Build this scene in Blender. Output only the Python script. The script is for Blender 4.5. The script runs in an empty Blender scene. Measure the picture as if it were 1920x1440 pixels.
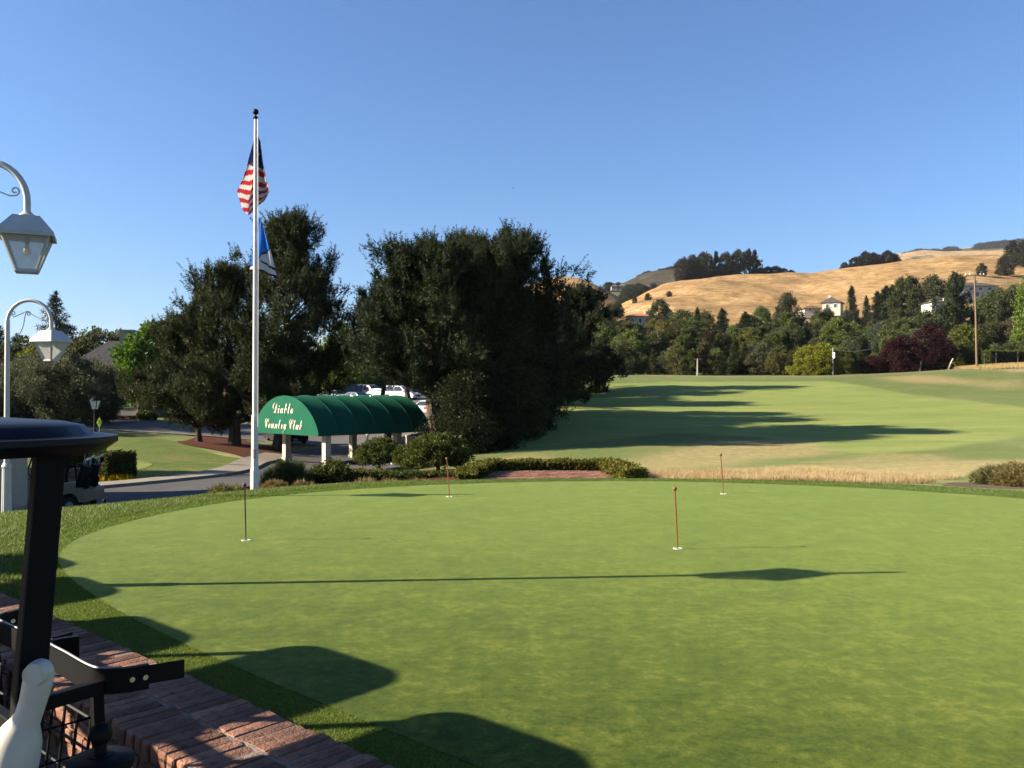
import bpy, bmesh, math, random
import numpy as np
from mathutils import Vector, Matrix, geometry

# ------------------------------------------------------------------ camera, sky, sun, exposure
scene = bpy.context.scene
C = scene.collection
R = math.radians
CAMZ, FPX, HORY = 1.8, 1600.0, 735.0
cam = bpy.data.cameras.new('camera'); cam_o = bpy.data.objects.new('camera', cam); C.objects.link(cam_o)
cam.sensor_width = 36; cam.lens = 30.0; cam.clip_start = 0.05; cam.clip_end = 20000
cam_o.location = (0, 0, CAMZ); cam_o.rotation_euler = (R(90 + 0.54), 0, 0)
scene.camera = cam_o
SUN_EL, SUN_AZ = R(24.4), R(4.5)          # elevation; light travels towards (cos az, sin az)
world = bpy.data.worlds.new('World'); scene.world = world; world.use_nodes = True
wn = world.node_tree.nodes; wl = world.node_tree.links
bg = wn['Background']; sky = wn.new('ShaderNodeTexSky'); sky.sky_type = 'NISHITA'; sky.sun_disc = False
sky.sun_elevation = SUN_EL; sky.sun_rotation = R(270) - SUN_AZ
sky.air_density = 1.0; sky.dust_density = 1.0; sky.ozone_density = 8.0; sky.altitude = 0
wl.new(sky.outputs[0], bg.inputs[0]); bg.inputs[1].default_value = 0.05
sun = bpy.data.lights.new('sun', 'SUN'); sun.energy = 5.0; sun.angle = R(0.5); sun.color = (1.0, 0.86, 0.66)
sun_o = bpy.data.objects.new('sun', sun); C.objects.link(sun_o)
ld = Vector((math.cos(SUN_AZ) * math.cos(SUN_EL), math.sin(SUN_AZ) * math.cos(SUN_EL), -math.sin(SUN_EL)))
sun_o.rotation_euler = ld.to_track_quat('-Z', 'Y').to_euler(); sun_o.location = (-40, 0, 40)
scene.view_settings.view_transform = 'Standard'; scene.view_settings.look = 'None'
scene.view_settings.gamma = 1.0; scene.view_settings.exposure = 2.0
try: scene.view_settings.use_curve_mapping = False
except Exception: pass
scene.cycles.use_denoising = True
scene.cycles.max_bounces = 6; scene.cycles.transparent_max_bounces = 6

def X(px, d): return (px - 960.0) / FPX * d
def Zp(py, d): return CAMZ + (HORY - py) / FPX * d
def at(px, py, d): return Vector((X(px, d), d, Zp(py, d)))

# ------------------------------------------------------------------ materials
def nodes_of(name):
    m = bpy.data.materials.new(name); m.use_nodes = True
    nt = m.node_tree; b = nt.nodes['Principled BSDF']
    return m, nt, b
def rgba(c): return (c[0], c[1], c[2], 1.0)
def noise(nt, scale, detail=4, coord='Object', rough=0.6, stretch=None):
    tc = nt.nodes.new('ShaderNodeTexCoord'); n = nt.nodes.new('ShaderNodeTexNoise')
    n.inputs['Scale'].default_value = scale; n.inputs['Detail'].default_value = detail; n.inputs['Roughness'].default_value = rough
    src = tc.outputs[coord]
    if stretch:
        mp = nt.nodes.new('ShaderNodeMapping'); mp.inputs['Scale'].default_value = stretch[:3]
        if len(stretch) > 3: mp.inputs['Rotation'].default_value = (0, 0, stretch[3])
        nt.links.new(src, mp.inputs[0]); src = mp.outputs[0]
    nt.links.new(src, n.inputs['Vector']); return n
def ramp(nt, src, stops):
    r = nt.nodes.new('ShaderNodeValToRGB'); e = r.color_ramp.elements
    while len(e) < len(stops): e.new(0.5)
    for el, (p, c) in zip(e, stops): el.position = p; el.color = rgba(c)
    nt.links.new(src, r.inputs[0]); return r.outputs[0]
def mix(nt, fac, a, b, mode='MIX'):
    m = nt.nodes.new('ShaderNodeMix'); m.data_type = 'RGBA'; m.blend_type = mode
    for s, v in ((m.inputs[0], fac), (m.inputs[6], a), (m.inputs[7], b)):
        if hasattr(v, 'is_output') or isinstance(v, bpy.types.NodeSocket): nt.links.new(v, s)
        else: s.default_value = v if not isinstance(v, (tuple, list)) else rgba(v)
    return m.outputs[2]
def bump(nt, b, h, strength, dist=0.02):
    bp = nt.nodes.new('ShaderNodeBump'); bp.inputs['Strength'].default_value = strength; bp.inputs['Distance'].default_value = dist
    nt.links.new(h, bp.inputs['Height']); nt.links.new(bp.outputs[0], b.inputs['Normal'])
MATS = {}
def mat(name, c1, c2=None, scale=6, rough=0.8, spec=0.25, metal=0.0, bmp=0.0, bscale=None, detail=5, coord='Object', stretch=None, rnd=0.0, bdist=0.01):
    if name in MATS: return MATS[name]
    m, nt, b = nodes_of(name); c2 = c2 or tuple(v * 0.82 for v in c1)
    n = noise(nt, scale, detail, coord, stretch=stretch)
    col = ramp(nt, n.outputs['Fac'], [(0.3, c2), (0.68, c1)])
    if rnd:
        oi = nt.nodes.new('ShaderNodeObjectInfo'); mr = nt.nodes.new('ShaderNodeMapRange')
        mr.inputs[3].default_value = 1 - rnd; mr.inputs[4].default_value = 1 + rnd * 0.6
        nt.links.new(oi.outputs['Random'], mr.inputs[0])
        hs = nt.nodes.new('ShaderNodeHueSaturation'); nt.links.new(mr.outputs[0], hs.inputs['Value']); nt.links.new(col, hs.inputs['Color']); col = hs.outputs[0]
    nt.links.new(col, b.inputs['Base Color'])
    b.inputs['Roughness'].default_value = rough; b.inputs['Specular IOR Level'].default_value = spec; b.inputs['Metallic'].default_value = metal
    if bmp:
        n2 = noise(nt, bscale or scale * 4, 4, coord); bump(nt, b, n2.outputs['Fac'], bmp, bdist)
    MATS[name] = m; return m
def leaf_mat(name, trans=0.3, rough=0.55, spec=0.25, lo=0.55, hi=1.35, clump=0.35):
    if name in MATS: return MATS[name]
    m, nt, b = nodes_of(name)
    oi = nt.nodes.new('ShaderNodeObjectInfo'); g = nt.nodes.new('ShaderNodeNewGeometry')
    mr = nt.nodes.new('ShaderNodeMapRange'); mr.inputs[3].default_value = lo; mr.inputs[4].default_value = hi
    nt.links.new(g.outputs['Random Per Island'], mr.inputs[0])
    hs = nt.nodes.new('ShaderNodeHueSaturation'); nt.links.new(oi.outputs['Color'], hs.inputs['Color']); nt.links.new(mr.outputs[0], hs.inputs['Value']); hs.inputs['Saturation'].default_value = 1.08
    hr = nt.nodes.new('ShaderNodeMapRange'); hr.inputs[3].default_value = 0.475; hr.inputs[4].default_value = 0.525
    n = noise(nt, 0.9, 3); nt.links.new(n.outputs['Fac'], hr.inputs[0]); nt.links.new(hr.outputs[0], hs.inputs['Hue'])
    nt.links.new(hs.outputs[0], b.inputs['Base Color']); b.inputs['Roughness'].default_value = rough; b.inputs['Specular IOR Level'].default_value = spec
    tr = nt.nodes.new('ShaderNodeBsdfTranslucent'); hs2 = nt.nodes.new('ShaderNodeHueSaturation'); hs2.inputs['Value'].default_value = 1.3; hs2.inputs['Saturation'].default_value = 1.1
    nt.links.new(hs.outputs[0], hs2.inputs['Color']); nt.links.new(hs2.outputs[0], tr.inputs['Color'])
    mx = nt.nodes.new('ShaderNodeMixShader'); mx.inputs[0].default_value = trans
    nt.links.new(b.outputs[0], mx.inputs[1]); nt.links.new(tr.outputs[0], mx.inputs[2])
    nt.links.new(mx.outputs[0], nt.nodes['Material Output'].inputs[0]); MATS[name] = m; return m
LEAF = leaf_mat('leaf', lo=0.32, hi=0.86, spec=0.1); NEEDLE = leaf_mat('needle', trans=0.18, rough=0.6, spec=0.12, lo=0.22, hi=0.62)
BLADE = leaf_mat('grass_blade', trans=0.3, rough=0.6, spec=0.2, lo=0.5, hi=0.85)
BARK = mat('bark', (0.10, 0.075, 0.055), (0.035, 0.026, 0.02), 5, 0.95, 0.1, bmp=0.8, bscale=9, stretch=(1, 1, 0.25), bdist=0.05)
def paint(name, c, rough=0.35, spec=0.5, metal=0.0, var=0.88, scale=3, bmp=0.0):
    return mat(name, c, tuple(v * var for v in c), scale, rough, spec, metal, bmp)
def glass_mat(name, col, alpha=0.35, rough=0.08):
    if name in MATS: return MATS[name]
    m, nt, b = nodes_of(name); n = noise(nt, 9, 4); nt.links.new(ramp(nt, n.outputs['Fac'], [(0.3, tuple(v * 0.8 for v in col)), (0.7, col)]), b.inputs['Base Color'])
    b.inputs['Roughness'].default_value = rough; b.inputs['Alpha'].default_value = alpha; b.inputs['Specular IOR Level'].default_value = 0.5
    MATS[name] = m; return m

# ------------------------------------------------------------------ mesh helpers
def np_mesh(name, verts, faces_tri=None, faces_quad=None, material=None, smooth=False):
    me = bpy.data.meshes.new(name); v = np.asarray(verts, dtype=np.float32)
    ft = np.zeros((0, 3), np.int32) if faces_tri is None else np.asarray(faces_tri, np.int32)
    fq = np.zeros((0, 4), np.int32) if faces_quad is None else np.asarray(faces_quad, np.int32)
    me.vertices.add(len(v)); me.vertices.foreach_set('co', v.ravel())
    nl = ft.size + fq.size; me.loops.add(nl); me.loops.foreach_set('vertex_index', np.concatenate([ft.ravel(), fq.ravel()]))
    npoly = len(ft) + len(fq); me.polygons.add(npoly)
    starts = np.concatenate([np.arange(len(ft)) * 3, ft.size + np.arange(len(fq)) * 4]).astype(np.int32)
    me.polygons.foreach_set('loop_start', starts)
    if smooth: me.polygons.foreach_set('use_smooth', np.ones(npoly, bool))
    me.update(calc_edges=True); me.validate(clean_customdata=False)
    if material: me.materials.append(material)
    return me
def link(name, me, parent=None, loc=(0, 0, 0), rotz=0.0, scale=None, color=None):
    o = bpy.data.objects.new(name, me); C.objects.link(o); o.parent = parent; o.location = loc
    if rotz: o.rotation_euler = (0, 0, rotz)
    if scale is not None: o.scale = scale
    if color is not None: o.color = rgba(color)
    return o
def tag(o, label=None, cat=None, group=None, kind=None):
    if label: o['label'] = label
    if cat: o['category'] = cat
    if group: o['group'] = group
    if kind: o['kind'] = kind
    return o
def thing(name, label, cat, loc=(0, 0, 0), rotz=0.0, group=None):
    o = bpy.data.objects.new(name, None); C.objects.link(o); o.empty_display_size = 0.2
    o.location = loc; o.rotation_euler = (0, 0, rotz); return tag(o, label, cat, group)
def copy_tree(o, parent=None):
    c = o.copy(); C.objects.link(c); c.parent = parent
    for ch in o.children: copy_tree(ch, c)
    return c
class MB:
    def __init__(s): s.v = []; s.f = []
    def add(s, vs, fs):
        o = len(s.v); s.v += [tuple(p) for p in vs]; s.f += [tuple(i + o for i in f) for f in fs]; return s
    def box(s, c, d, rot=None):
        vs = [Vector((sx * d[0] / 2, sy * d[1] / 2, sz * d[2] / 2)) for sx in (-1, 1) for sy in (-1, 1) for sz in (-1, 1)]
        if rot is not None: vs = [rot @ q for q in vs]
        return s.add([q + Vector(c) for q in vs], [(0, 1, 3, 2), (4, 6, 7, 5), (0, 4, 5, 1), (2, 3, 7, 6), (0, 2, 6, 4), (1, 5, 7, 3)])
    def bar(s, a, b, w, h, up=(0, 0, 1)):
        a = Vector(a); b = Vector(b); t = (b - a).normalized(); u = Vector(up)
        if abs(t.dot(u)) > 0.97: u = Vector((1, 0, 0))
        sd = t.cross(u).normalized(); u = sd.cross(t)
        vs = [p + sd * x * w / 2 + u * z * h / 2 for p in (a, b) for x, z in ((-1, -1), (1, -1), (1, 1), (-1, 1))]
        return s.add(vs, [(0, 3, 2, 1), (4, 5, 6, 7), (0, 1, 5, 4), (1, 2, 6, 5), (2, 3, 7, 6), (3, 0, 4, 7)])
    def tube(s, pts, r, n=8, cap=True, flat=1.0):
        pts = [Vector(p) for p in pts]; rs = r if isinstance(r, (list, tuple)) else [r] * len(pts)
        prev = None; base = len(s.v); up = Vector((0, 0, 1))
        for i, p in enumerate(pts):
            t = (pts[min(i + 1, len(pts) - 1)] - pts[max(i - 1, 0)]).normalized()
            if prev is None:
                a = t.cross(up if abs(t.dot(up)) < 0.95 else Vector((1, 0, 0))).normalized()
            else: a = (prev - t * prev.dot(t)).normalized()
            prev = a; bb = t.cross(a)
            for k in range(n):
                an = 2 * math.pi * k / n; s.v.append(tuple(p + (a * math.cos(an) + bb * math.sin(an) * flat) * rs[i]))
        for i in range(len(pts) - 1):
            for k in range(n):
                s.f.append((base + i * n + k, base + i * n + (k + 1) % n, base + (i + 1) * n + (k + 1) % n, base + (i + 1) * n + k))
        if cap:
            s.f.append(tuple(base + k for k in reversed(range(n)))); e = base + (len(pts) - 1) * n; s.f.append(tuple(e + k for k in range(n)))
        return s
    def lathe(s, prof, n=16, c=(0, 0, 0), sx=1.0, sy=1.0):
        b = len(s.v); c = Vector(c)
        for r, z in prof:
            for k in range(n):
                a = 2 * math.pi * k / n; s.v.append((c.x + r * math.cos(a) * sx, c.y + r * math.sin(a) * sy, c.z + z))
        for i in range(len(prof) - 1):
            for k in range(n): s.f.append((b + i * n + k, b + i * n + (k + 1) % n, b + (i + 1) * n + (k + 1) % n, b + (i + 1) * n + k))
        s.f.append(tuple(b + k for k in reversed(range(n)))); e = b + (len(prof) - 1) * n; s.f.append(tuple(e + k for k in range(n)))
        return s
    def ball(s, c, r, n=12, m=8, sz=1.0):
        return s.lathe([(max(1e-4, r * math.sin(math.pi * i / m)), -r * sz * math.cos(math.pi * i / m)) for i in range(m + 1)], n, c)
    def prism(s, poly, axis_from, axis_to):
        # poly: 2D list placed in plane given by caller: list of Vectors for one end, offset vector to the other
        n = len(poly); off = Vector(axis_to) - Vector(axis_from)
        vs = [Vector(p) for p in poly] + [Vector(p) + off for p in poly]
        return s.add(vs, [tuple(reversed(range(n))), tuple(range(n, 2 * n))] + [(i, (i + 1) % n, n + (i + 1) % n, n + i) for i in range(n)])
    def mesh(s, name, material=None, smooth=False, bevel=0.0, auto=None):
        me = bpy.data.meshes.new(name); me.from_pydata(s.v, [], s.f); me.update()
        bm = bmesh.new(); bm.from_mesh(me); bmesh.ops.recalc_face_normals(bm, faces=bm.faces)
        if bevel:
            bmesh.ops.bevel(bm, geom=[e for e in bm.edges if e.is_manifold and e.calc_face_angle(0) > 0.5], offset=bevel, segments=2, affect='EDGES', profile=0.6)
        bm.to_mesh(me); bm.free()
        if smooth:
            me.polygons.foreach_set('use_smooth', np.ones(len(me.polygons), bool))
            try: me.set_sharp_from_angle(angle=auto or R(40))
            except Exception: pass
        if material: me.materials.append(material)
        return me
    def build(s, name, material, parent=None, smooth=False, bevel=0.0, loc=(0, 0, 0), color=None):
        return link(name, s.mesh(name, material, smooth, bevel), parent, loc, color=color)
def cr_closed(pts, n=8):
    P = [Vector((p[0], p[1], 0)) for p in pts]; out = []; N = len(P)
    for i in range(N):
        a, b, c, d = P[i - 1], P[i], P[(i + 1) % N], P[(i + 2) % N]
        for k in range(n):
            t = k / n; q = 0.5 * ((2 * b) + (c - a) * t + (2 * a - 5 * b + 4 * c - d) * t * t + (3 * b - a - 3 * c + d) * t ** 3); out.append((q.x, q.y))
    return out
def cr_open(pts, n=8):
    P = [Vector(p) for p in pts]; out = []
    for i in range(len(P) - 1):
        a, b, c, d = P[max(i - 1, 0)], P[i], P[i + 1], P[min(i + 2, len(P) - 1)]
        for k in range(n):
            t = k / n; out.append(0.5 * ((2 * b) + (c - a) * t + (2 * a - 5 * b + 4 * c - d) * t * t + (3 * b - a - 3 * c + d) * t ** 3))
    return out + [P[-1]]
def seg_dist(x, y, poly, closed=True):
    p = np.array([(q[0], q[1]) for q in poly]); q = np.roll(p, -1, axis=0) if closed else p[1:]
    if not closed: p = p[:-1]
    best = np.full(x.shape, 1e9)
    for (ax, ay), (bx, by) in zip(p, q):
        dx, dy = bx - ax, by - ay; L = dx * dx + dy * dy + 1e-12
        t = np.clip(((x - ax) * dx + (y - ay) * dy) / L, 0, 1)
        best = np.minimum(best, (x - ax - t * dx) ** 2 + (y - ay - t * dy) ** 2)
    return np.sqrt(best)
def inside(x, y, poly):
    r = np.zeros(x.shape, bool); n = len(poly)
    for i in range(n):
        ax, ay = poly[i][:2]; bx, by = poly[(i + 1) % n][:2]
        if ay == by: continue
        c = ((ay > y) != (by > y)) & (x < (bx - ax) * (y - ay) / (by - ay) + ax); r ^= c
    return r
def sdf(x, y, poly): d = seg_dist(x, y, poly); return np.where(inside(x, y, poly), -d, d)
def sstep(a, b, v): t = np.clip((v - a) / (b - a), 0, 1); return t * t * (3 - 2 * t)

# ------------------------------------------------------------------ terrain
WN = (0.663, 0.749); WU = (-0.749, 0.663)      # retaining wall: normal towards the green, direction
GREEN = cr_closed([(-4.62, 8.75), (-5.2, 10.0), (-5.35, 11.2), (-5.16, 12.5), (-4.75, 13.65), (-4.15, 14.6), (-3.1, 15.6), (-1.64, 16.4), (-0.1, 16.9), (1.5, 17.15),
    (3.1, 17.1), (4.7, 16.7), (6.4, 16.0), (7.6, 15.2), (8.7, 14.2), (11, 11), (12, 7), (10.5, 3), (7.5, 0.6), (4.6, 0.2), (2.3, 1.9), (-0.22, 4.15), (-1.82, 5.6), (-3.35, 7.15)], 6)
CP = [(140, 962, 23), (300, 935, 26), (480, 905, 30), (60, 975, 21), (0, 960, 23), (300, 905, 31), (440, 890, 36), (180, 915, 29), (0, 910, 32), (250, 872, 40), (400, 852, 48),
      (300, 827, 56), (150, 832, 56), (0, 830, 58), (360, 829, 60), (440, 835, 58), (500, 846, 56), (520, 858, 52), (300, 800, 70), (250, 788, 78), (100, 788, 80), (0, 788, 82), (200, 762, 100),
      (540, 870, 49), (640, 872, 48), (740, 868, 50), (600, 848, 58), (650, 835, 66), (720, 825, 68), (760, 800, 76), (800, 767, 90), (800, 754, 102), (700, 748, 112), (620, 745, 115), (400, 760, 100),
      (830, 887, 26), (805, 892, 32), (700, 893, 28), (700, 890, 38), (600, 905, 26), (1030, 900, 19.4), (1030, 890, 21.7), (890, 858, 42), (1000, 852, 42), (1100, 848, 43), (1200, 850, 42), (1200, 872, 31), (1030, 872, 30),
      (1000, 790, 62), (950, 806, 58), (880, 830, 52), (850, 800, 66), (900, 775, 72), (1050, 722, 102), (900, 735, 110), (1300, 832, 48), (1300, 872, 31), (1300, 897, 20.5), (1500, 832, 48), (1500, 872, 31), (1600, 852, 41), (1800, 852, 39),
      (1900, 835, 43), (1500, 764, 72), (1300, 764, 72), (1150, 768, 70), (1700, 762, 70), (1900, 762, 68), (2100, 760, 70), (1300, 717, 100), (1500, 714, 103), (1150, 718, 100), (1700, 707, 100), (1900, 700, 95), (1780, 694, 113), (1920, 684, 112),
      (2100, 690, 105), (1300, 707, 114), (1500, 706, 116), (1100, 708, 114), (1650, 702, 113), (1300, 702, 135), (1600, 700, 135), (1900, 690, 135), (1100, 702, 140), (1300, 668, 180), (1700, 664, 180), (2000, 660, 180), (1300, 630, 240), (1700, 622, 240), (2000, 618, 240), (1100, 650, 240),
      (900, 720, 180), (600, 725, 180), (300, 730, 180), (0, 732, 180), (600, 715, 250), (0, 720, 250), (1850, 915, 18.5), (1920, 905, 22), (2050, 900, 24), (2050, 840, 44), (-150, 800, 70), (-150, 780, 110), (-100, 930, 27)]
CPW = [(X(a, d), d, Zp(b, d)) for a, b, d in CP]
CPW += [(-9, 16, -0.75), (-7, 18, -0.85), (-5, 19.5, -0.7), (-2, 20.5, -0.5), (-13, 17, -1.2), (-20, 16, -1.3), (-20, 8, -0.8), (-30, 0, -0.5), (0, -20, -0.4), (30, -20, -0.2), (-30, -20, -0.4), (20, 0, -0.1), (40, 0, -0.2), (40, 20, -0.4), (14, 16, -0.2),
        (-8.5, 13.5, -0.12), (-7, 11.5, 0.0), (-11, 12, -0.25), (-6.2, 14.6, -0.1), (-4.6, 16.3, -0.1), (-2, 18, -0.12), (1.5, 18.4, -0.27), (-0.6, 18.7, -0.27), (2.6, 18.5, -0.27), (5, 18.2, -0.12), (9, 16.5, -0.05), (60, 60, 0.5), (90, 100, 5), (-100, 60, -1), (-100, 120, 0)]
cp = np.array(CPW); S = 30.0
def tps_fit(P):
    n = len(P); x = P[:, :2] / S
    r2 = ((x[:, None] - x[None]) ** 2).sum(-1); K = 0.5 * r2 * np.log(r2 + 1e-12) + np.eye(n) * 0.0015
    Q = np.c_[np.ones(n), x]; A = np.block([[K, Q], [Q.T, np.zeros((3, 3))]])
    return np.linalg.solve(A, np.r_[P[:, 2], 0, 0, 0]), x
TW, TX = tps_fit(cp)
def H_raw(x, y):
    x = np.clip(x, -115, 150) / S; y = np.clip(y, -25, 262) / S
    out = TW[-3] + TW[-2] * x + TW[-1] * y
    for i in range(len(TX)):
        r2 = (x - TX[i, 0]) ** 2 + (y - TX[i, 1]) ** 2; out = out + TW[i] * 0.5 * r2 * np.log(r2 + 1e-12)
    return out
WALL_Z = 0.06; PLAZA_Z = -0.35
def H(x, y, plaza=True):
    x = np.asarray(x, float); y = np.asarray(y, float)
    sh = x.shape; x = x.ravel(); y = y.ravel()
    h = H_raw(x, y); g = sdf(x, y, GREEN); near = np.hypot(x, y) < 60
    w = sstep(0.3, 2.6, g); h = np.where(near, h * w, h)
    if plaza:
        npj = x * WN[0] + y * WN[1]; tpj = x * WU[0] + y * WU[1]
        m = (npj < 2.3) & (np.hypot(x, y) < 40); h = np.where(m, np.minimum(PLAZA_Z, h), h)
    return h.reshape(sh)
def h1(x, y): return float(H(np.array([x]), np.array([y]))[0])
def hit(px, py, lo=3.0, hi=400.0):
    d = np.exp(np.linspace(math.log(lo), math.log(hi), 900)); xx = X(px, d); zz = Zp(py, d); hh = H(xx, d)
    k = np.where(zz < hh)[0]
    i = k[0] if len(k) else len(d) - 1
    return float(xx[i]), float(d[i])
def hits(L): return [hit(*q) for q in L]

def axis(lo, hi, core_lo, core_hi, step, grow):
    a = list(np.arange(core_lo, core_hi + 1e-6, step)); s = step
    while a[-1] < hi: s *= grow; a.append(a[-1] + s)
    s = step
    while a[0] > lo: s *= grow; a.insert(0, a[0] - s)
    return np.array(a)
gx = axis(-4500, 4500, -16, 16, 0.24, 1.035); gy = axis(-2500, 5500, -2, 26, 0.24, 1.03)
GX, GY = np.meshgrid(gx, gy); GZ = H(GX, GY)
far = np.hypot(GX, GY); GZ = np.where(far > 230, GZ * (1 - sstep(230, 420, far)) + 4 * sstep(230, 420, far), GZ)
ny, nx = GX.shape; idx = np.arange(nx * ny).reshape(ny, nx)
Q = np.stack([idx[:-1, :-1], idx[:-1, 1:], idx[1:, 1:], idx[1:, :-1]], -1).reshape(-1, 4)

FAIRWAY = hits([(1010, 735), (1300, 716), (1545, 714), (1690, 737), (1920, 764), (2150, 786), (2150, 800), (1920, 817), (1760, 844), (1620, 851), (1520, 842), (1430, 820), (1250, 812), (1060, 835), (960, 842)])
DRY = [hits([(1180, 862), (1320, 828), (1500, 822), (1570, 850), (1420, 862), (1300, 880), (1180, 884)]),
       hits([(1640, 708), (1720, 703), (1840, 716), (1830, 722), (1700, 718)]), hits([(1790, 718), (1920, 712), (1920, 728), (1850, 728)]),
       hits([(1180, 895), (1300, 884), (1500, 884), (1700, 872), (1850, 868), (1920, 880), (1760, 895), (1700, 905), (1400, 903), (1190, 902)]),
       hits([(1720, 694), (1800, 688), (1920, 682), (2050, 680), (2050, 696), (1900, 697)]),
       hits([(300, 858), (350, 846), (420, 850), (480, 856), (470, 868), (420, 860)]), hits([(340, 905), (420, 890), (470, 876), (470, 882), (420, 897)]),
       hits([(1500, 868), (1640, 850), (1760, 852), (1800, 862), (1640, 872)]), hits([(900, 865), (990, 852), (1060, 862), (930, 872)]), hits([(1200, 890), (1450, 874), (1700, 864), (1950, 862), (1950, 880), (1700, 886), (1400, 893)])]
def soft(poly, wdt): return 1 - sstep(-wdt, wdt, sdf(GX.ravel(), GY.ravel(), poly))
fair = soft(FAIRWAY, 0.5); dry = np.zeros(nx * ny)
for p, w, s in zip(DRY, (1.2, 2, 2, 0.7, 1.0, 1.0, 0.5, 1.0, 1.2, 1.2), (0.75, .7, .55, 1, 1, .7, .6, .55, .6, .8)): dry = np.maximum(dry, s * soft(p, w))
rg = far.ravel(); wild = sstep(114, 126, rg) * 1.0
# plaza where the carts stand
npj = (GX * WN[0] + GY * WN[1]).ravel(); plz = ((npj < 2.35) & (rg < 26)).astype(float)
me = np_mesh('ground', np.stack([GX, GY, GZ], -1).reshape(-1, 3), None, Q, None, True)
for nm, arr in (('fair', fair), ('dry', dry), ('wild', wild), ('plaza', plz)):
    a = me.attributes.new(nm, 'FLOAT', 'POINT'); a.data.foreach_set('value', arr.astype(np.float32))
m, nt, b = nodes_of('ground_turf')
def attr(nt, n):
    a = nt.nodes.new('ShaderNodeAttribute'); a.attribute_name = n; return a.outputs['Fac']
n1 = noise(nt, 0.35, 6); n2 = noise(nt, 3.0, 6, rough=0.7); n3 = noise(nt, 45, 3); n4 = noise(nt, 0.12, 5, stretch=(1, 2.2, 1, 0.5))
rough_c = ramp(nt, n2.outputs['Fac'], [(0.25, (0.0277, 0.0449, 0.0072)), (0.55, (0.0477, 0.0709, 0.0119)), (0.8, (0.0803, 0.0897, 0.0198))])
rough_c = mix(nt, ramp(nt, n1.outputs['Fac'], [(0.45, (0, 0, 0)), (0.75, (.7, .7, .7))]), rough_c, (0.11, 0.098, 0.036))
fair_c = ramp(nt, n4.outputs['Fac'], [(0.3, (0.0644, 0.1074, 0.0164)), (0.5, (0.1062, 0.1469, 0.0249)), (0.72, (0.1594, 0.1720, 0.0386))])
n5 = noise(nt, 0.7, 6, rough=0.75, stretch=(0.35, 2.6, 1, 0.35))
fair_c = mix(nt, 0.5, fair_c, ramp(nt, n5.outputs['Fac'], [(0.36, (0.2, 0.22, 0.2)), (0.64, (0.78, 0.76, 0.72))]), 'SOFT_LIGHT')
fair_c = mix(nt, 0.35, fair_c, ramp(nt, n2.outputs['Fac'], [(0.3, (0.05, 0.08, 0.016)), (0.7, (0.155, 0.155, 0.05))]))
dry_c = ramp(nt, n2.outputs['Fac'], [(0.25, (0.1060, 0.0757, 0.0332)), (0.5, (0.1987, 0.1422, 0.0665)), (0.75, (0.3047, 0.2179, 0.1086))])
col = mix(nt, attr(nt, 'fair'), rough_c, fair_c)
ma = nt.nodes.new('ShaderNodeMath'); ma.operation = 'MULTIPLY_ADD'; nt.links.new(n2.outputs['Fac'], ma.inputs[0]); ma.inputs[1].default_value = 1.6; ma.inputs[2].default_value = -0.8
mb_ = nt.nodes.new('ShaderNodeMath'); mb_.operation = 'ADD'; mb_.use_clamp = True; nt.links.new(attr(nt, 'dry'), mb_.inputs[0])
mc_ = nt.nodes.new('ShaderNodeMath'); mc_.operation = 'MULTIPLY'; nt.links.new(ma.outputs[0], mc_.inputs[0]); nt.links.new(attr(nt, 'dry'), mc_.inputs[1]); nt.links.new(mc_.outputs[0], mb_.inputs[1])
col = mix(nt, mb_.outputs[0], col, dry_c)
col = mix(nt, attr(nt, 'wild'), col, ramp(nt, n1.outputs['Fac'], [(0.3, (0.05, 0.06, 0.025)), (0.7, (0.14, 0.12, 0.06))]))
col = mix(nt, attr(nt, 'plaza'), col, ramp(nt, n3.outputs['Fac'], [(0.3, (0.05, 0.048, 0.046)), (0.7, (0.085, 0.08, 0.075))]))
col = mix(nt, 0.35, col, ramp(nt, n3.outputs['Fac'], [(0.3, (0.25, 0.25, 0.25)), (0.7, (0.75, 0.75, 0.75))]), 'SOFT_LIGHT')
nt.links.new(col, b.inputs['Base Color']); b.inputs['Roughness'].default_value = 0.95; b.inputs['Specular IOR Level'].default_value = 0.1
b.inputs['Sheen Weight'].default_value = 0.12; b.inputs['Sheen Roughness'].default_value = 0.3; b.inputs['Sheen Tint'].default_value = (0.85, 0.95, 0.45, 1)
nb = noise(nt, 14, 5); bump(nt, b, nb.outputs['Fac'], 0.6, 0.05)
me.materials.append(m)
tag(link('ground', me), kind='structure')

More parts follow.
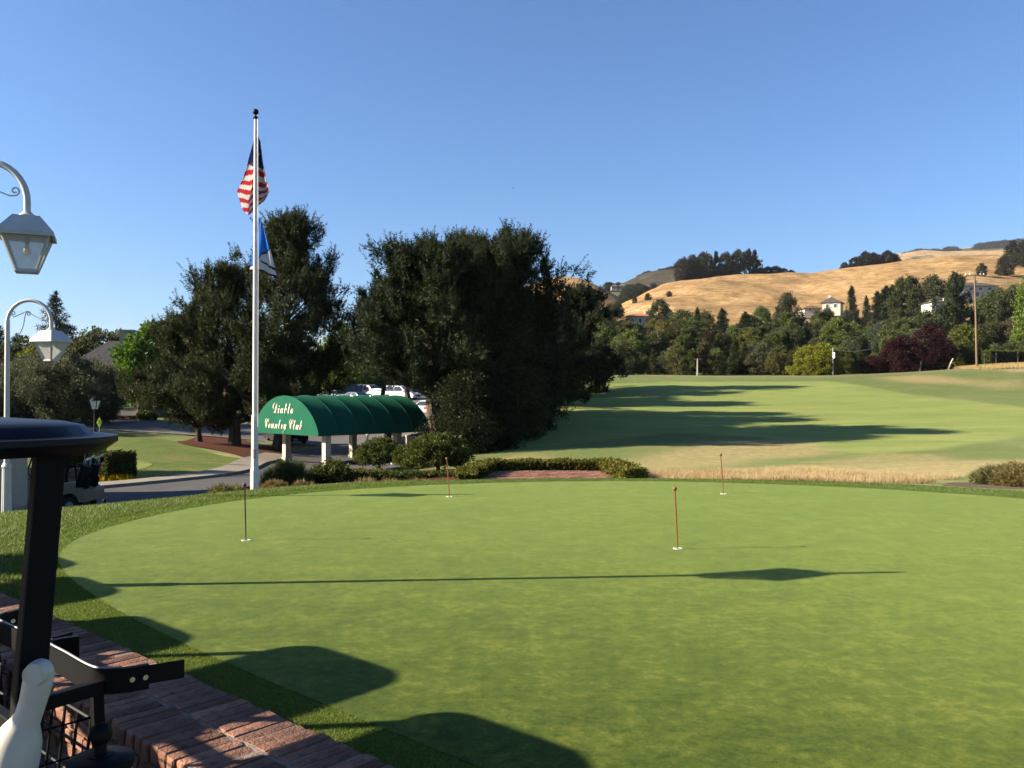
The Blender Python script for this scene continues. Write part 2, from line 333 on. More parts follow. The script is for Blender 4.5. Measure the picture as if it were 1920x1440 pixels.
def drape(name, poly, dz, material, step=0.6, kind='structure', zfun=None):
    poly = [(float(p[0]), float(p[1])) for p in poly]; P = []
    for i, a in enumerate(poly):
        bq = poly[(i + 1) % len(poly)]; L = math.hypot(bq[0] - a[0], bq[1] - a[1]); k = max(1, int(L / step))
        P += [(a[0] + (bq[0] - a[0]) * j / k, a[1] + (bq[1] - a[1]) * j / k) for j in range(k)]
    nb_ = len(P); xs = [p[0] for p in P]; ys = [p[1] for p in P]
    gxx, gyy = np.meshgrid(np.arange(min(xs), max(xs), step), np.arange(min(ys), max(ys), step)); gxx = gxx.ravel() + 0.013; gyy = gyy.ravel() + 0.017
    k = sdf(gxx, gyy, P) < -step * 0.45; allp = P + list(zip(gxx[k].tolist(), gyy[k].tolist()))
    v, e, f, *_ = geometry.delaunay_2d_cdt([Vector(p) for p in allp], [], [list(range(nb_))], 1, 1e-5)
    va = np.array([(q.x, q.y) for q in v]); z = (zfun or H)(va[:, 0], va[:, 1]) + dz
    me_ = bpy.data.meshes.new(name); me_.from_pydata([(a, b_, c) for (a, b_), c in zip(va, z)], [], [tuple(reversed(t)) if False else tuple(t) for t in f]); me_.update()
    bm = bmesh.new(); bm.from_mesh(me_)
    for fc in bm.faces:
        if fc.normal.z < 0: fc.normal_flip()
        fc.smooth = True
    bm.to_mesh(me_); bm.free(); me_.materials.append(material)
    return tag(link(name, me_), kind=kind)
def offset_poly(poly, d):
    n = len(poly); out = []
    for i in range(n):
        a = Vector(poly[i - 1]); c = Vector(poly[(i + 1) % n]); t = (c - a).normalized(); q = Vector(poly[i])
        out.append((q.x - t.y * d, q.y + t.x * d))
    return out

# putting green and its collar of longer grass
def turf(name, stops, s1, s2, fine, bstr, sheen=0.27):
    m, nt, b = nodes_of(name)
    a = noise(nt, s1, 6, rough=0.65); c = noise(nt, s2, 5, rough=0.7); d = noise(nt, fine, 3, rough=0.8); e = noise(nt, s1 * 0.25, 3)
    f = nt.nodes.new('ShaderNodeMath'); f.operation = 'MULTIPLY_ADD'; f.inputs[1].default_value = 0.50; nt.links.new(c.outputs['Fac'], f.inputs[0])
    g = nt.nodes.new('ShaderNodeMath'); g.operation = 'MULTIPLY_ADD'; g.inputs[1].default_value = 0.35; nt.links.new(a.outputs['Fac'], g.inputs[0])
    h = nt.nodes.new('ShaderNodeMath'); h.operation = 'MULTIPLY'; h.inputs[1].default_value = 0.15; nt.links.new(e.outputs['Fac'], h.inputs[0])
    nt.links.new(h.outputs[0], g.inputs[2]); nt.links.new(g.outputs[0], f.inputs[2])
    col = ramp(nt, f.outputs[0], stops)
    d2 = noise(nt, fine * 0.22, 4, rough=0.8)
    for dd_, am in ((d, 0.75), (d2, 0.55)): col = mix(nt, am, col, ramp(nt, dd_.outputs['Fac'], [(0.36, (0.15, 0.15, 0.13)), (0.66, (0.82, 0.82, 0.8))]), 'SOFT_LIGHT')
    nt.links.new(col, b.inputs['Base Color']); b.inputs['Roughness'].default_value = 0.9; b.inputs['Specular IOR Level'].default_value = 0.12
    try: b.inputs['Sheen Weight'].default_value = sheen; b.inputs['Sheen Roughness'].default_value = 0.235; b.inputs['Sheen Tint'].default_value = (0.74, 0.93, 0.24, 1)
    except Exception: pass
    bump(nt, b, d.outputs['Fac'], bstr, 0.01); return m
GREEN_M = turf('green_turf', [(0.40, (0.0110, 0.0269, 0.0018)), (0.465, (0.0231, 0.0437, 0.0033)), (0.53, (0.0385, 0.0594, 0.0055)), (0.60, (0.0726, 0.0851, 0.0127))], 2.6, 10, 240, 0.22, 0.48)
COLLAR_M = turf('collar_turf', [(0.38, (0.0269, 0.0484, 0.0062)), (0.5, (0.0442, 0.0680, 0.0090)), (0.62, (0.0653, 0.0842, 0.0141))], 2.0, 9, 90, 0.9, 0.08)
drape('putting_green', GREEN, 0.010, GREEN_M, 0.8)
COLLAR = offset_poly(GREEN, 0.42)
# the collar never crosses the retaining wall
COLLAR = [((x, y) if x * WN[0] + y * WN[1] > 2.62 or x > 6 else (x + WN[0] * (2.62 - x * WN[0] - y * WN[1]), y + WN[1] * (2.62 - x * WN[0] - y * WN[1]))) for x, y in COLLAR]
drape('collar', COLLAR, 0.005, COLLAR_M, 0.5)

# roads, parking, beds
ASPH = mat('asphalt', (0.050, 0.049, 0.049), (0.030, 0.030, 0.031), 1.2, 0.9, 0.3, bmp=0.4, bscale=60, detail=8)
ASPH2 = mat('asphalt_old', (0.085, 0.08, 0.076), (0.055, 0.053, 0.051), 0.5, 0.9, 0.3, bmp=0.4, bscale=50, detail=8)
CONC = mat('concrete', (0.20, 0.175, 0.14), (0.14, 0.125, 0.105), 1.5, 0.9, 0.2, bmp=0.3, bscale=30)
MULCH = mat('mulch', (0.10, 0.034, 0.017), (0.03, 0.012, 0.008), 9, 0.95, 0.1, bmp=1.0, bscale=16, detail=8, bdist=0.06)
MULCH2 = mat('dark_mulch', (0.17, 0.125, 0.10), (0.06, 0.045, 0.038), 14, 0.95, 0.1, bmp=1.0, bscale=22, detail=8, bdist=0.05)
drape('driveway', [(-34, 17), (-16, 17.2), (-10.5, 17.6), (-8.2, 20.5), (-7.6, 25), (-7.8, 31), (-6.5, 37), (-4.2, 44), (-2.8, 52), (-4.5, 66), (-12.5, 68), (-14.5, 62), (-14.6, 54), (-14.2, 47), (-13.0, 40), (-12.5, 34.5), (-13.4, 30.5), (-16, 28.2), (-34, 27.4)], 0.02, ASPH, 1.0)
drape('street', [(-70, 66.5), (-26, 66), (-20, 66.5), (-13, 66), (-4.5, 66.2), (-5.5, 76), (-7, 85), (-16, 86), (-20, 80), (-30, 78.5), (-70, 79)], 0.026, ASPH2, 1.2)
drape('parking_lot', [(-26, 85), (-7, 84), (-8.5, 95), (-9, 122), (-30, 124), (-36, 112), (-30, 96)], 0.032, ASPH2, 1.5)
drape('mulch_bed', cr_closed(hits([(332, 830), (375, 819), (440, 823), (500, 836), (535, 850), (520, 868), (470, 862), (420, 848)]), 4), 0.05, MULCH, 0.6)
drape('shrub_bed', cr_closed([(-9.0, 23), (-6.3, 20.3), (-3, 19.6), (-0.9, 19.6), (-0.6, 23), (-0.9, 31), (-2.0, 36), (-4, 38), (-6.6, 36), (-8.2, 30)], 4), 0.03, MULCH, 0.6)
drape('juniper_bed', cr_closed([(9.6, 18.9), (10.5, 18.1), (11.6, 17.5), (13.4, 17.4), (14.5, 19), (13, 21.2), (11, 21.2), (10.2, 20.0)], 4), 0.008, MULCH2, 0.3)
PG = cr_closed(hits([(60, 872), (140, 862), (230, 862), (285, 870), (262, 882), (200, 893), (110, 897)]), 5)
drape('practice_green', PG, 0.03, mat('practice_turf', (0.145, 0.17, 0.036), (0.11, 0.14, 0.028), 1.2, 0.9, 0.12), 0.6)
LAWN = cr_closed(hits([(60, 845), (180, 826), (300, 822), (345, 832), (420, 856), (500, 864), (440, 884), (330, 902), (230, 904), (120, 905)]), 5)
drape('practice_lawn', LAWN, 0.018, turf('lawn_turf', [(0.42, (0.036, 0.062, 0.009)), (0.50, (0.062, 0.088, 0.015)), (0.56, (0.085, 0.09, 0.022)), (0.62, (0.13, 0.10, 0.042))], 0.35, 1.1, 40, 0.6, 0.08), 0.8)
def ribbon(name, pts, w, h, material, base=0.0):
    P = cr_open([(p[0], p[1], 0) for p in pts], 6); vs = []; fs = []
    for i, p in enumerate(P):
        t = (P[min(i + 1, len(P) - 1)] - P[max(i - 1, 0)]).normalized(); s = Vector((t.y, -t.x, 0))
        for o_ in (-w / 2, w / 2):
            q = p + s * o_; z = h1(q.x, q.y) + base; vs += [(q.x, q.y, z - 0.1), (q.x, q.y, z + h)]
    for i in range(len(P) - 1):
        a = i * 4; c = a + 4; fs += [(a, a + 1, c + 1, c), (a + 1, a + 3, c + 3, c + 1), (a + 3, a + 2, c + 2, c + 3)]
    n_ = len(P) * 4; fs += [(0, 2, 3, 1), (n_ - 4, n_ - 3, n_ - 1, n_ - 2)]
    mb = MB(); mb.add(vs, fs); return tag(mb.build(name, material), kind='structure')
ribbon('pavement', [(-14.6, 28.9), (-13.2, 31.3), (-12.5, 35), (-12.9, 40.5), (-14.2, 47.5), (-14.7, 53.5)], 1.5, 0.12, CONC)
ribbon('kerb', [(-34, 66.2), (-26, 65.7), (-20, 66.1), (-15, 65.2)], 0.3, 0.12, CONC)
drape('paved_path', [(-34, 27.6), (-16.2, 28.4), (-14.8, 28.6), (-15.0, 30.6), (-17.5, 31.6), (-34, 33)], 0.036, mat('tan_paving', (0.17, 0.13, 0.092), (0.12, 0.095, 0.07), 2.0, 0.9, 0.2, bmp=0.4, bscale=8), 0.8)

# ------------------------------------------------------------------ hills
def hill_mat(name, stops, sc, tree=None, bs=0.5):
    m, nt, b = nodes_of(name); a = noise(nt, sc, 7, rough=0.65); c = noise(nt, sc * 7, 5, rough=0.75)
    col = ramp(nt, a.outputs['Fac'], stops)
    col = mix(nt, 0.7, col, ramp(nt, c.outputs['Fac'], [(0.35, (0.15, 0.15, 0.15)), (0.65, (0.85, 0.85, 0.85))]), 'SOFT_LIGHT')
    if tree:
        t = noise(nt, tree[0], 6, rough=0.6, stretch=tree[2] if len(tree) > 2 else None); f = ramp(nt, t.outputs['Fac'], [(tree[1], (0, 0, 0)), (tree[1] + 0.05, (1, 1, 1))])
        col = mix(nt, f, col, (0.045, 0.05, 0.032))
    nt.links.new(col, b.inputs['Base Color']); b.inputs['Roughness'].default_value = 1.0; b.inputs['Specular IOR Level'].default_value = 0.05
    bump(nt, b, c.outputs['Fac'], bs * 0.5, 1.2); return m
GOLD = hill_mat('dry_hill_grass', [(0.3, (0.1575, 0.0987, 0.0465)), (0.5, (0.2363, 0.1539, 0.0700)), (0.7, (0.2913, 0.1972, 0.0978))], 0.03, bs=0.9)
GOLDFAR = hill_mat('far_hill_grass', [(0.3, (0.2083, 0.1442, 0.0728)), (0.7, (0.2916, 0.2097, 0.1123))], 0.01, tree=(0.006, 0.50), bs=0.2)
WOOD = hill_mat('wooded_hill', [(0.3, (0.0248, 0.0211, 0.0132)), (0.7, (0.0496, 0.0374, 0.0242))], 0.05, tree=(0.03, 0.52), bs=0.9)
def vnoise(x, y, seed, oct=4):
    rs = np.random.RandomState(seed); out = np.zeros(x.shape); amp = 1.0
    for o_ in range(oct):
        for _ in range(4):
            an = rs.rand() * 6.283; k = 2.0 ** o_; out += amp * np.sin((x * math.cos(an) + y * math.sin(an)) * k + rs.rand() * 6.283) / 4
        amp *= 0.5
    return out
def hill(name, crest, d_front, z_front, back, material, nz=2.0, nscale=0.02, seed=1, n=90, mseg=46, bow=0.75):
    cx = np.array([c[0] for c in crest], float); cy = np.array([c[1] for c in crest], float); cd = np.array([c[2] for c in crest], float)
    pxs = np.linspace(cx[0], cx[-1], n); ds = np.interp(pxs, cx, cd)
    # smooth crest line through the points
    py = np.interp(pxs, cx, cy); ker = np.ones(5) / 5; pyp = np.convolve(np.r_[[py[0]] * 2, py, [py[-1]] * 2], ker, 'valid')
    xr = (pxs - 960) / FPX * ds; zr = CAMZ + (HORY - pyp) / FPX * ds
    V = np.zeros((mseg + 12, n, 3))
    for j in range(mseg + 1):
        t = j / mseg; dd = d_front + (ds - d_front) * t
        s = 1 - (1 - t) ** 1.7; a0 = (z_front - CAMZ) / d_front; a1 = (zr - CAMZ) / ds
        V[j, :, 0] = (pxs - 960) / FPX * dd; V[j, :, 1] = dd; V[j, :, 2] = CAMZ + (a0 + (a1 - a0) * s) * dd
    for k in range(1, 12):
        t = k / 11; dd = ds + back * t; j = mseg + k
        V[j, :, 0] = xr + (pxs - 960) / FPX * back * t * 0.6; V[j, :, 1] = dd; V[j, :, 2] = zr - (zr - z_front + 10) * (1 - math.cos(t * math.pi / 2))
    nn = vnoise(V[..., 0] * nscale, V[..., 1] * nscale, seed); w = np.ones(mseg + 12); w[:mseg + 1] = np.minimum(1, np.arange(mseg + 1) / 8.0); w[mseg - 3:mseg + 1] *= 0.35
    V[..., 2] += nn * nz * w[:, None]
    N0, N1 = V.shape[:2]; I = np.arange(N0 * N1).reshape(N0, N1)
    q = np.stack([I[:-1, :-1], I[:-1, 1:], I[1:, 1:], I[1:, :-1]], -1).reshape(-1, 4)
    o = link(name, np_mesh(name, V.reshape(-1, 3), None, q, material, True)); tag(o, kind='structure')
    return o, V
hill_main, HV = hill('golden_hill', [(1080, 655, 330), (1110, 612, 380), (1150, 583, 430), (1200, 553, 470), (1250, 534, 500), (1290, 523, 515), (1350, 517, 520), (1420, 516, 520), (1500, 515, 530), (1560, 508, 540), (1620, 498, 550), (1700, 487, 560), (1780, 480, 570), (1860, 479, 575), (1920, 482, 580), (2050, 480, 590), (2250, 470, 600)], 215, 12, 260, GOLD, 3.0, 0.05, 3, n=150)
hill_small, HV2 = hill('small_golden_hill', [(930, 560, 800), (980, 538, 820), (1020, 522, 840), (1060, 516, 850), (1095, 522, 840), (1130, 540, 820), (1165, 560, 800), (1200, 590, 770), (1230, 612, 750)], 480, 20, 300, GOLD, 3.0, 0.02, 5, n=60)
hill_dark, HV3 = hill('wooded_ridge', [(1100, 570, 1300), (1140, 541, 1320), (1180, 527, 1350), (1215, 510, 1380), (1250, 503, 1400), (1290, 499, 1400), (1340, 500, 1400), (1400, 520, 1400), (1500, 530, 1400)], 900, 40, 400, WOOD, 5, 0.03, 8, n=60)
hill_far, HV4 = hill('far_ridge', [(1550, 520, 2300), (1640, 485, 2350), (1720, 470, 2400), (1790, 466, 2450), (1850, 457, 2500), (1920, 452, 2550), (2050, 440, 2600), (2250, 445, 2600)], 1300, 60, 800, GOLDFAR, 12, 0.008, 11, n=70)
hill_left, HV5 = hill('distant_low_hill', [(-400, 690, 1500), (-100, 685, 1500), (150, 672, 1500), (330, 668, 1500), (560, 672, 1500), (760, 664, 1500), (950, 668, 1500)], 700, 5, 500, GOLDFAR, 8, 0.01, 12, n=60)
def hz(V, px, d):
    # height of a hill's surface at a bearing and distance
    n0, n1 = V.shape[:2]; pxs = 960 + V[:, :, 0] / V[:, :, 1] * FPX
    k = np.argmin((pxs - px) ** 2 + ((V[:, :, 1] - d) * 3) ** 2); return float(V.reshape(-1, 3)[k, 2])

# ------------------------------------------------------------------ retaining wall of rough bricks
rng = random.Random(7)
BRICK = mat('brick', (0.27, 0.135, 0.09), (0.075, 0.045, 0.036), 11, 0.92, 0.15, bmp=1.0, bscale=55, rnd=0.5, detail=8, bdist=0.012)
MORTAR = mat('mortar', (0.20, 0.175, 0.15), (0.11, 0.098, 0.088), 22, 0.95, 0.1, bmp=0.8, bscale=60)
def rough_brick(l, w, h, seed):
    r = random.Random(seed); bm = bmesh.new(); bmesh.ops.create_cube(bm, size=1)
    for v in bm.verts: v.co = Vector((v.co.x * l, v.co.y * w, v.co.z * h)) + Vector([r.uniform(-1, 1) * 0.006 for _ in range(3)])
    bmesh.ops.bevel(bm, geom=bm.edges[:], offset=0.007, segments=1, affect='EDGES')
    for v in bm.verts: v.co += Vector([r.uniform(-1, 1) * 0.0035 for _ in range(3)])
    me_ = bpy.data.meshes.new('brick'); bm.to_mesh(me_); bm.free(); me_.materials.append(BRICK); return me_
def wp(n_, t_): return (WN[0] * n_ + WU[0] * t_, WN[1] * n_ + WU[1] * t_)
wall = thing('brick_wall', 'low retaining wall of rough red bricks along the edge of the putting green', 'wall', (*wp(2.3, 6), PLAZA_Z))
wz = PLAZA_Z; wang = math.atan2(WU[1], WU[0])
def wloc(n_, t_, z): x, y = wp(n_, t_); x0, y0 = wp(2.3, 6); return (x - x0, y - y0, z - wz)
T0, T1 = 1.0, 17.0
core = MB(); rot = Matrix.Rotation(wang, 3, 'Z')
core.box(wloc(2.31, (T0 + T1) / 2, (PLAZA_Z + WALL_Z - 0.011) / 2), (T1 - T0, 0.62, WALL_Z - PLAZA_Z - 0.011), rot); core.build('mortar_core', MORTAR, wall)
caps = [rough_brick(0.312, 0.082, 0.085, s) for s in range(6)]; face = [rough_brick(0.25, 0.06, 0.075, 20 + s) for s in range(5)]
t = T0
while t < 10.4:
    wdt = 0.0915
    for row, n_ in ((0, 2.137), (1, 2.470)):
        o = link('brick', caps[rng.randrange(6)], wall, wloc(n_ + rng.uniform(-.008, .008), t + row * 0.04 + rng.uniform(-.006, .006), WALL_Z - 0.045 + rng.uniform(-.005, .004)))
        o.rotation_euler = (rng.uniform(-.02, .02), rng.uniform(-.012, .012), wang + math.pi / 2 + rng.uniform(-.03, .03))
    t += wdt
for cidx in range(3):
    t = T0 + 0.13 * (cidx % 2)
    while t < 8.2:
        o = link('brick', face[rng.randrange(5)], wall, wloc(2.012 + rng.uniform(-.006, .006), t, WALL_Z - 0.14 - cidx * 0.086)); o.rotation_euler = (0, rng.uniform(-.02, .02), wang + rng.uniform(-.02, .02)); t += 0.262

# ------------------------------------------------------------------ golf carts
NAVY = paint('navy_roof_paint', (0.003, 0.004, 0.009), 0.42, 0.18, var=0.8); TAN = paint('tan_cart_body', (0.15, 0.115, 0.07), 0.4, 0.4)
BLACK = paint('black_plastic', (0.005, 0.005, 0.0055), 0.55, 0.12, var=0.7, bmp=0.05); BLACKM = paint('black_metal', (0.004, 0.004, 0.005), 0.55, 0.10, var=0.7)
CREAM = paint('cream_vinyl', (0.34, 0.28, 0.20), 0.5, 0.35); RUB = mat('rubber', (0.02, 0.02, 0.02), (0.012, 0.012, 0.012), 20, 0.85, 0.2)
STEEL = paint('bright_steel', (0.55, 0.55, 0.56), 0.3, 0.5, 1.0); WHITE = paint('white_paint', (0.62, 0.61, 0.58), 0.4, 0.4, var=0.93); GREYP = paint('grey_paint', (0.16, 0.16, 0.165), 0.45)
BOTTLE = mat('milky_plastic', (0.50, 0.475, 0.40), (0.42, 0.40, 0.345), 5, 0.4, 0.3)
BOTTLE.node_tree.nodes['Principled BSDF'].inputs['Subsurface Weight'].default_value = 0.35; BOTTLE.node_tree.nodes['Principled BSDF'].inputs['Subsurface Radius'].default_value = (0.05, 0.045, 0.035)
BLUEGL = glass_mat('clear_windscreen', (0.7, 0.75, 0.78), 0.12)
def rrect(l, w, r, n=6):
    out = []
    for cx, cy, a0 in ((l / 2 - r, w / 2 - r, 0), (-l / 2 + r, w / 2 - r, 90), (-l / 2 + r, -w / 2 + r, 180), (l / 2 - r, -w / 2 + r, 270)):
        for k in range(n + 1): a = R(a0 + 90 * k / n); out.append((cx + r * math.cos(a), cy + r * math.sin(a)))
    return out
def make_cart(label, loc, rotz, roofm=NAVY, bodym=TAN, rack=True, bags=False, group=None):
    c = thing('golf_cart', label, 'golf cart', loc, rotz, group)
    # roof: rounded shell with a raised middle panel, a drip edge and rear lip
    mb = MB(); rings = []
    for (l, w, r, z) in ((1.60, 0.98, 0.20, 1.970), (1.74, 1.10, 0.24, 1.975), (1.82, 1.16, 0.26, 2.005), (1.82, 1.16, 0.26, 2.022), (1.70, 1.07, 0.24, 2.026), (1.66, 1.03, 0.24, 2.052), (1.56, 0.94, 0.22, 2.064), (1.1, 0.6, 0.16, 2.070)):
        rings.append([(x - 0.10, y, z) for x, y in rrect(l, w, r)])
    n = len(rings[0]); vs = [p for r_ in rings for p in r_]; fs = [(i * n + k, i * n + (k + 1) % n, (i + 1) * n + (k + 1) % n, (i + 1) * n + k) for i in range(len(rings) - 1) for k in range(n)]
    fs += [tuple(reversed(range(n))), tuple((len(rings) - 1) * n + k for k in range(n))]; mb.add(vs, fs); roof = mb.build('roof', roofm, c, True)
    mb = MB(); mb.box((-0.52, 0, 2.067), (0.30, 0.6, 0.014)); mb.box((0.1, 0, 2.072), (0.5, 0.5, 0.012)); mb.build('roof_panel', roofm, roof, bevel=0.006)
    for s in (1, -1):
        mb = MB(); mb.bar((-0.78, 0.46 * s, 1.98), (-0.69, 0.47 * s, 0.86), 0.045, 0.078, (1, 0, 0)); mb.build('rear_strut', BLACKM, c, bevel=0.008)
        mb = MB(); mb.tube([(0.58, 0.47 * s, 1.98), (0.80, 0.5 * s, 1.3), (0.98, 0.5 * s, 0.8)], 0.022, 8); mb.build('front_strut', BLACKM, c, True)
    # body
    prof = [(1.22, 0.30), (1.20, 0.62), (1.05, 0.80), (0.80, 0.84), (0.72, 0.34), (0.10, 0.32), (0.02, 0.66), (-0.55, 0.68), (-0.62, 0.72), (-1.05, 0.70), (-1.20, 0.58), (-1.22, 0.34), (-1.06, 0.34), (-1.02, 0.48), (-0.92, 0.56), (-0.80, 0.57), (-0.68, 0.54), (-0.58, 0.44), (-0.55, 0.30), (0.6, 0.26), (0.64, 0.40), (0.74, 0.52), (0.88, 0.54), (1.02, 0.46), (1.06, 0.30)]
    mb = MB(); mb.prism([(x, -0.56, z) for x, z in prof], (0, 0, 0), (0, 1.12, 0)); mb.build('body', bodym, c, bevel=0.0)
    mb = MB(); mb.box((-0.25, 0, 0.72), (0.52, 1.06, 0.11)); mb.build('seat', CREAM, c, bevel=0.03)
    mb = MB(); mb.box((-0.52, 0, 0.98), (0.10, 1.04, 0.36), Matrix.Rotation(R(-10), 3, 'Y')); mb.build('seat_back', CREAM, c, bevel=0.03)
    for s in (1, -1):
        mb = MB(); mb.tube([(-0.56, 0.53 * s, 0.82), (-0.3, 0.54 * s, 0.92), (-0.08, 0.53 * s, 0.88)], 0.018, 6); mb.build('arm_rest', BLACK, c, True)
    for x, s in ((0.86, 1), (0.86, -1), (-0.80, 1), (-0.80, -1)):
        mb = MB(); w0 = 0.46 * s
        ring = [(0.13, -0.08), (0.20, -0.085), (0.225, -0.06), (0.23, 0), (0.225, 0.06), (0.20, 0.085), (0.13, 0.08)]
        b0 = len(mb.v); k = 20
        for r_, y in ring:
            for q in range(k): a = 2 * math.pi * q / k; mb.v.append((x + r_ * math.cos(a), w0 + y, 0.23 + r_ * math.sin(a)))
        for i in range(len(ring)):
            for q in range(k): i2 = (i + 1) % len(ring); mb.f.append((i * k + q, i * k + (q + 1) % k, i2 * k + (q + 1) % k, i2 * k + q))
        wh = mb.build('wheel', RUB, c, True)
        mb = MB(); mb.tube([(x, w0 - 0.05, 0.23), (x, w0 + 0.05, 0.23)], 0.132, 16); mb.tube([(x, w0 + 0.055 * s, 0.23), (x, w0 + 0.085 * s, 0.23)], [0.105, 0.04], 12); mb.build('rim', GREYP, wh, True)
    mb = MB(); mb.box((0.3, 0, 0.30), (0.8, 1.0, 0.03)); mb.build('floor_mat', RUB, c)
    mb = MB(); mb.tube([(0.78, 0.26, 0.80), (0.52, 0.26, 1.04)], 0.02, 8)
    th = [(0.52 + 0.12 * math.sin(a), 0.26 + 0.17 * math.cos(a), 1.04 + 0.12 * math.sin(a)) for a in [2 * math.pi * k / 18 for k in range(19)]]; mb.tube(th, 0.014, 6); mb.build('steering_wheel', BLACK, c, True)
    mb = MB(); mb.add([(0.60, -0.46, 1.95), (0.60, 0.46, 1.95), (0.97, 0.5, 0.86), (0.97, -0.5, 0.86)], [(0, 1, 2, 3)]); mb.build('windscreen', BLUEGL, c)
    # bag rack: two curved strap brackets on a cross bar, legs, wire basket
    rk = None
    if rack:
        mb = MB(); mb.bar((-0.70, -0.5, 1.235), (-0.70, 0.5, 1.235), 0.03, 0.035); rk = mb.build('bag_rack', BLACKM, c, bevel=0.004)
        for s in (1, -1):
            pts = cr_open([(-1.03, 0.035 * s, 1.298), (-0.965, 0.02 * s, 1.298), (-0.93, 0.05 * s, 1.298), (-0.925, 0.2 * s, 1.298), (-0.92, 0.38 * s, 1.298), (-0.935, 0.445 * s, 1.298), (-0.985, 0.485 * s, 1.298), (-1.045, 0.502 * s, 1.298)], 6)
            mb = MB(); vs = []; fs = []
            for i, p in enumerate(pts):
                tt = (pts[min(i + 1, len(pts) - 1)] - pts[max(i - 1, 0)]).normalized(); nn_ = Vector((-tt.y, tt.x, 0)) * 0.010
                for zz in (-0.036, 0.036): vs += [p + nn_ + Vector((0, 0, zz)), p - nn_ + Vector((0, 0, zz))]
            for i in range(len(pts) - 1):
                a = i * 4; e = a + 4; fs += [(a, a + 1, e + 1, e), (a + 2, e + 2, e + 3, a + 3), (a, e, e + 2, a + 2), (a + 1, a + 3, e + 3, e + 1)]
            L_ = len(vs); fs += [(0, 2, 3, 1), (L_ - 4, L_ - 3, L_ - 1, L_ - 2)]; mb.add(vs, fs); br = mb.build('bag_bracket', BLACKM, c)
            mb = MB(); mb.tube([p + Vector((0, 0, 0.038)) for p in pts[8:-7]], 0.0035, 6); mb.build('bracket_trim', GREYP, br, True)
            mb = MB(); mb.box((-1.085, 0.506 * s, 1.30), (0.13, 0.012, 0.056), Matrix.Rotation(R(-16 * s), 3, 'Z')); mb.build('strap_plate', BLACK, br, bevel=0.005)
            mb = MB()
            for x, yb_ in ((-0.995, 0.488), (-1.03, 0.498)):
                for sg in (1, -1): mb.tube([(x, yb_ * s, 1.30), (x, (yb_ + 0.019 * sg) * s, 1.30)], 0.008, 8)
            mb.build('bolt', STEEL, br, True)
            mb = MB(); mb.bar((-0.74, 0.47 * s, 1.285), (-0.93, 0.45 * s, 1.285), 0.032, 0.04); mb.build('rack_arm', BLACKM, c, bevel=0.004)
            mb = MB(); mb.bar((-0.92, 0.44 * s, 1.28), (-0.95, 0.42 * s, 0.70), 0.024, 0.03); mb.build('rack_leg', BLACKM, c)
        mb = MB(); wires = []
        for k in range(9): y = -0.38 + k * 0.095; wires.append([(-0.72, y, 1.20), (-0.74, y, 0.92), (-0.90, y, 0.90), (-0.93, y, 1.18)])
        for z in (1.18, 1.08, 0.98): wires.append([(-0.73, -0.39, z), (-0.73, 0.39, z), (-0.92, 0.39, z), (-0.92, -0.39, z), (-0.73, -0.39, z)])
        for wv in wires: mb.tube(wv, 0.005, 5)
        mb.build('wire_basket', BLACKM, c)
    return c
fwd = Vector((-WN[0], -WN[1], 0)).normalized(); cart_rot = math.atan2(fwd.y, fwd.x)
main_p = (-2.16, 2.12)
main_cart = make_cart('dark roofed golf cart in the near left corner with an empty bag rack', (*main_p, PLAZA_Z), cart_rot, NAVY, BLACK)
leftv = Vector((-fwd.y, fwd.x, 0))
def cl(px, py, d):      # world point -> main cart's own frame
    w = at(px, py, d) - Vector((*main_p, PLAZA_Z)); return Vector((w.dot(fwd), w.dot(leftv), w.z))
# neighbours in the row, standing left of the frame; their shadows fall on the green
row = [(-2.1, 1.35), (-3.2, 2.6), (-4.8, 3.4), (-6.0, 4.85), (-7.0, 6.05)]
for i, (dx, dy) in enumerate(row):
    k = copy_tree(main_cart); k.location = (main_p[0] + dx, main_p[1] + dy, PLAZA_Z)
    tag(k, 'golf cart parked in the row along the brick wall, only its shadow in view', 'golf cart', 'golf carts in the row beyond the left edge')
# things fixed to / standing in the near cart
bt = thing('sand_bottle', 'milky white sand bottle with bent spout at the side of the near golf cart', 'bottle', (*main_p, PLAZA_Z), cart_rot)
D = 2.30
pth = [(8, 1560, 46), (14, 1500, 46), (24, 1440, 46), (31, 1410, 45), (37, 1386, 42), (44, 1367, 35), (51, 1351, 26), (57, 1338, 24), (66, 1310, 24), (73, 1282, 26), (77, 1262, 26), (76, 1247, 20), (73, 1238, 8)]
mb = MB(); mb.tube([cl(a, b_, D) for a, b_, _ in pth], [r_ * D / FPX for *_, r_ in pth], 20); mb.build('bottle_body', BOTTLE, bt, True)
mb = MB(); mb.tube([cl(79, 1258, D), cl(72, 1261, D - .022), cl(65, 1264, D - .040), cl(64.7, 1264, D - .040), cl(66, 1263, D - .036), cl(73, 1260, D - .02)], [0.035, 0.033, 0.0285, 0.0270, 0.0245, 0.018], 24); mb.build('spout', BOTTLE, bt, True)
bh = thing('bottle_holder', 'black moulded holder round the sand bottle', 'holder', (*main_p, PLAZA_Z), cart_rot)
mb = MB(); q = cl(14, 1530, D); mb.lathe([(0.085, -0.12), (0.09, 0.0), (0.088, 0.0), (0.083, -0.1)], 16, q); mb.build('holder_ring', BLACK, bh, True)
bw = thing('ball_washer', 'black ball washer with round knob at the rear of the near cart', 'ball washer', (*main_p, PLAZA_Z), cart_rot)
q = cl(192, 1420, 2.40)
mb = MB(); mb.lathe([(0.075, -0.22), (0.08, -0.03), (0.088, -0.02), (0.088, 0.0), (0.07, 0.010), (0.02, 0.012)], 20, q); mb.build('washer_body', BLACK, bw, True)
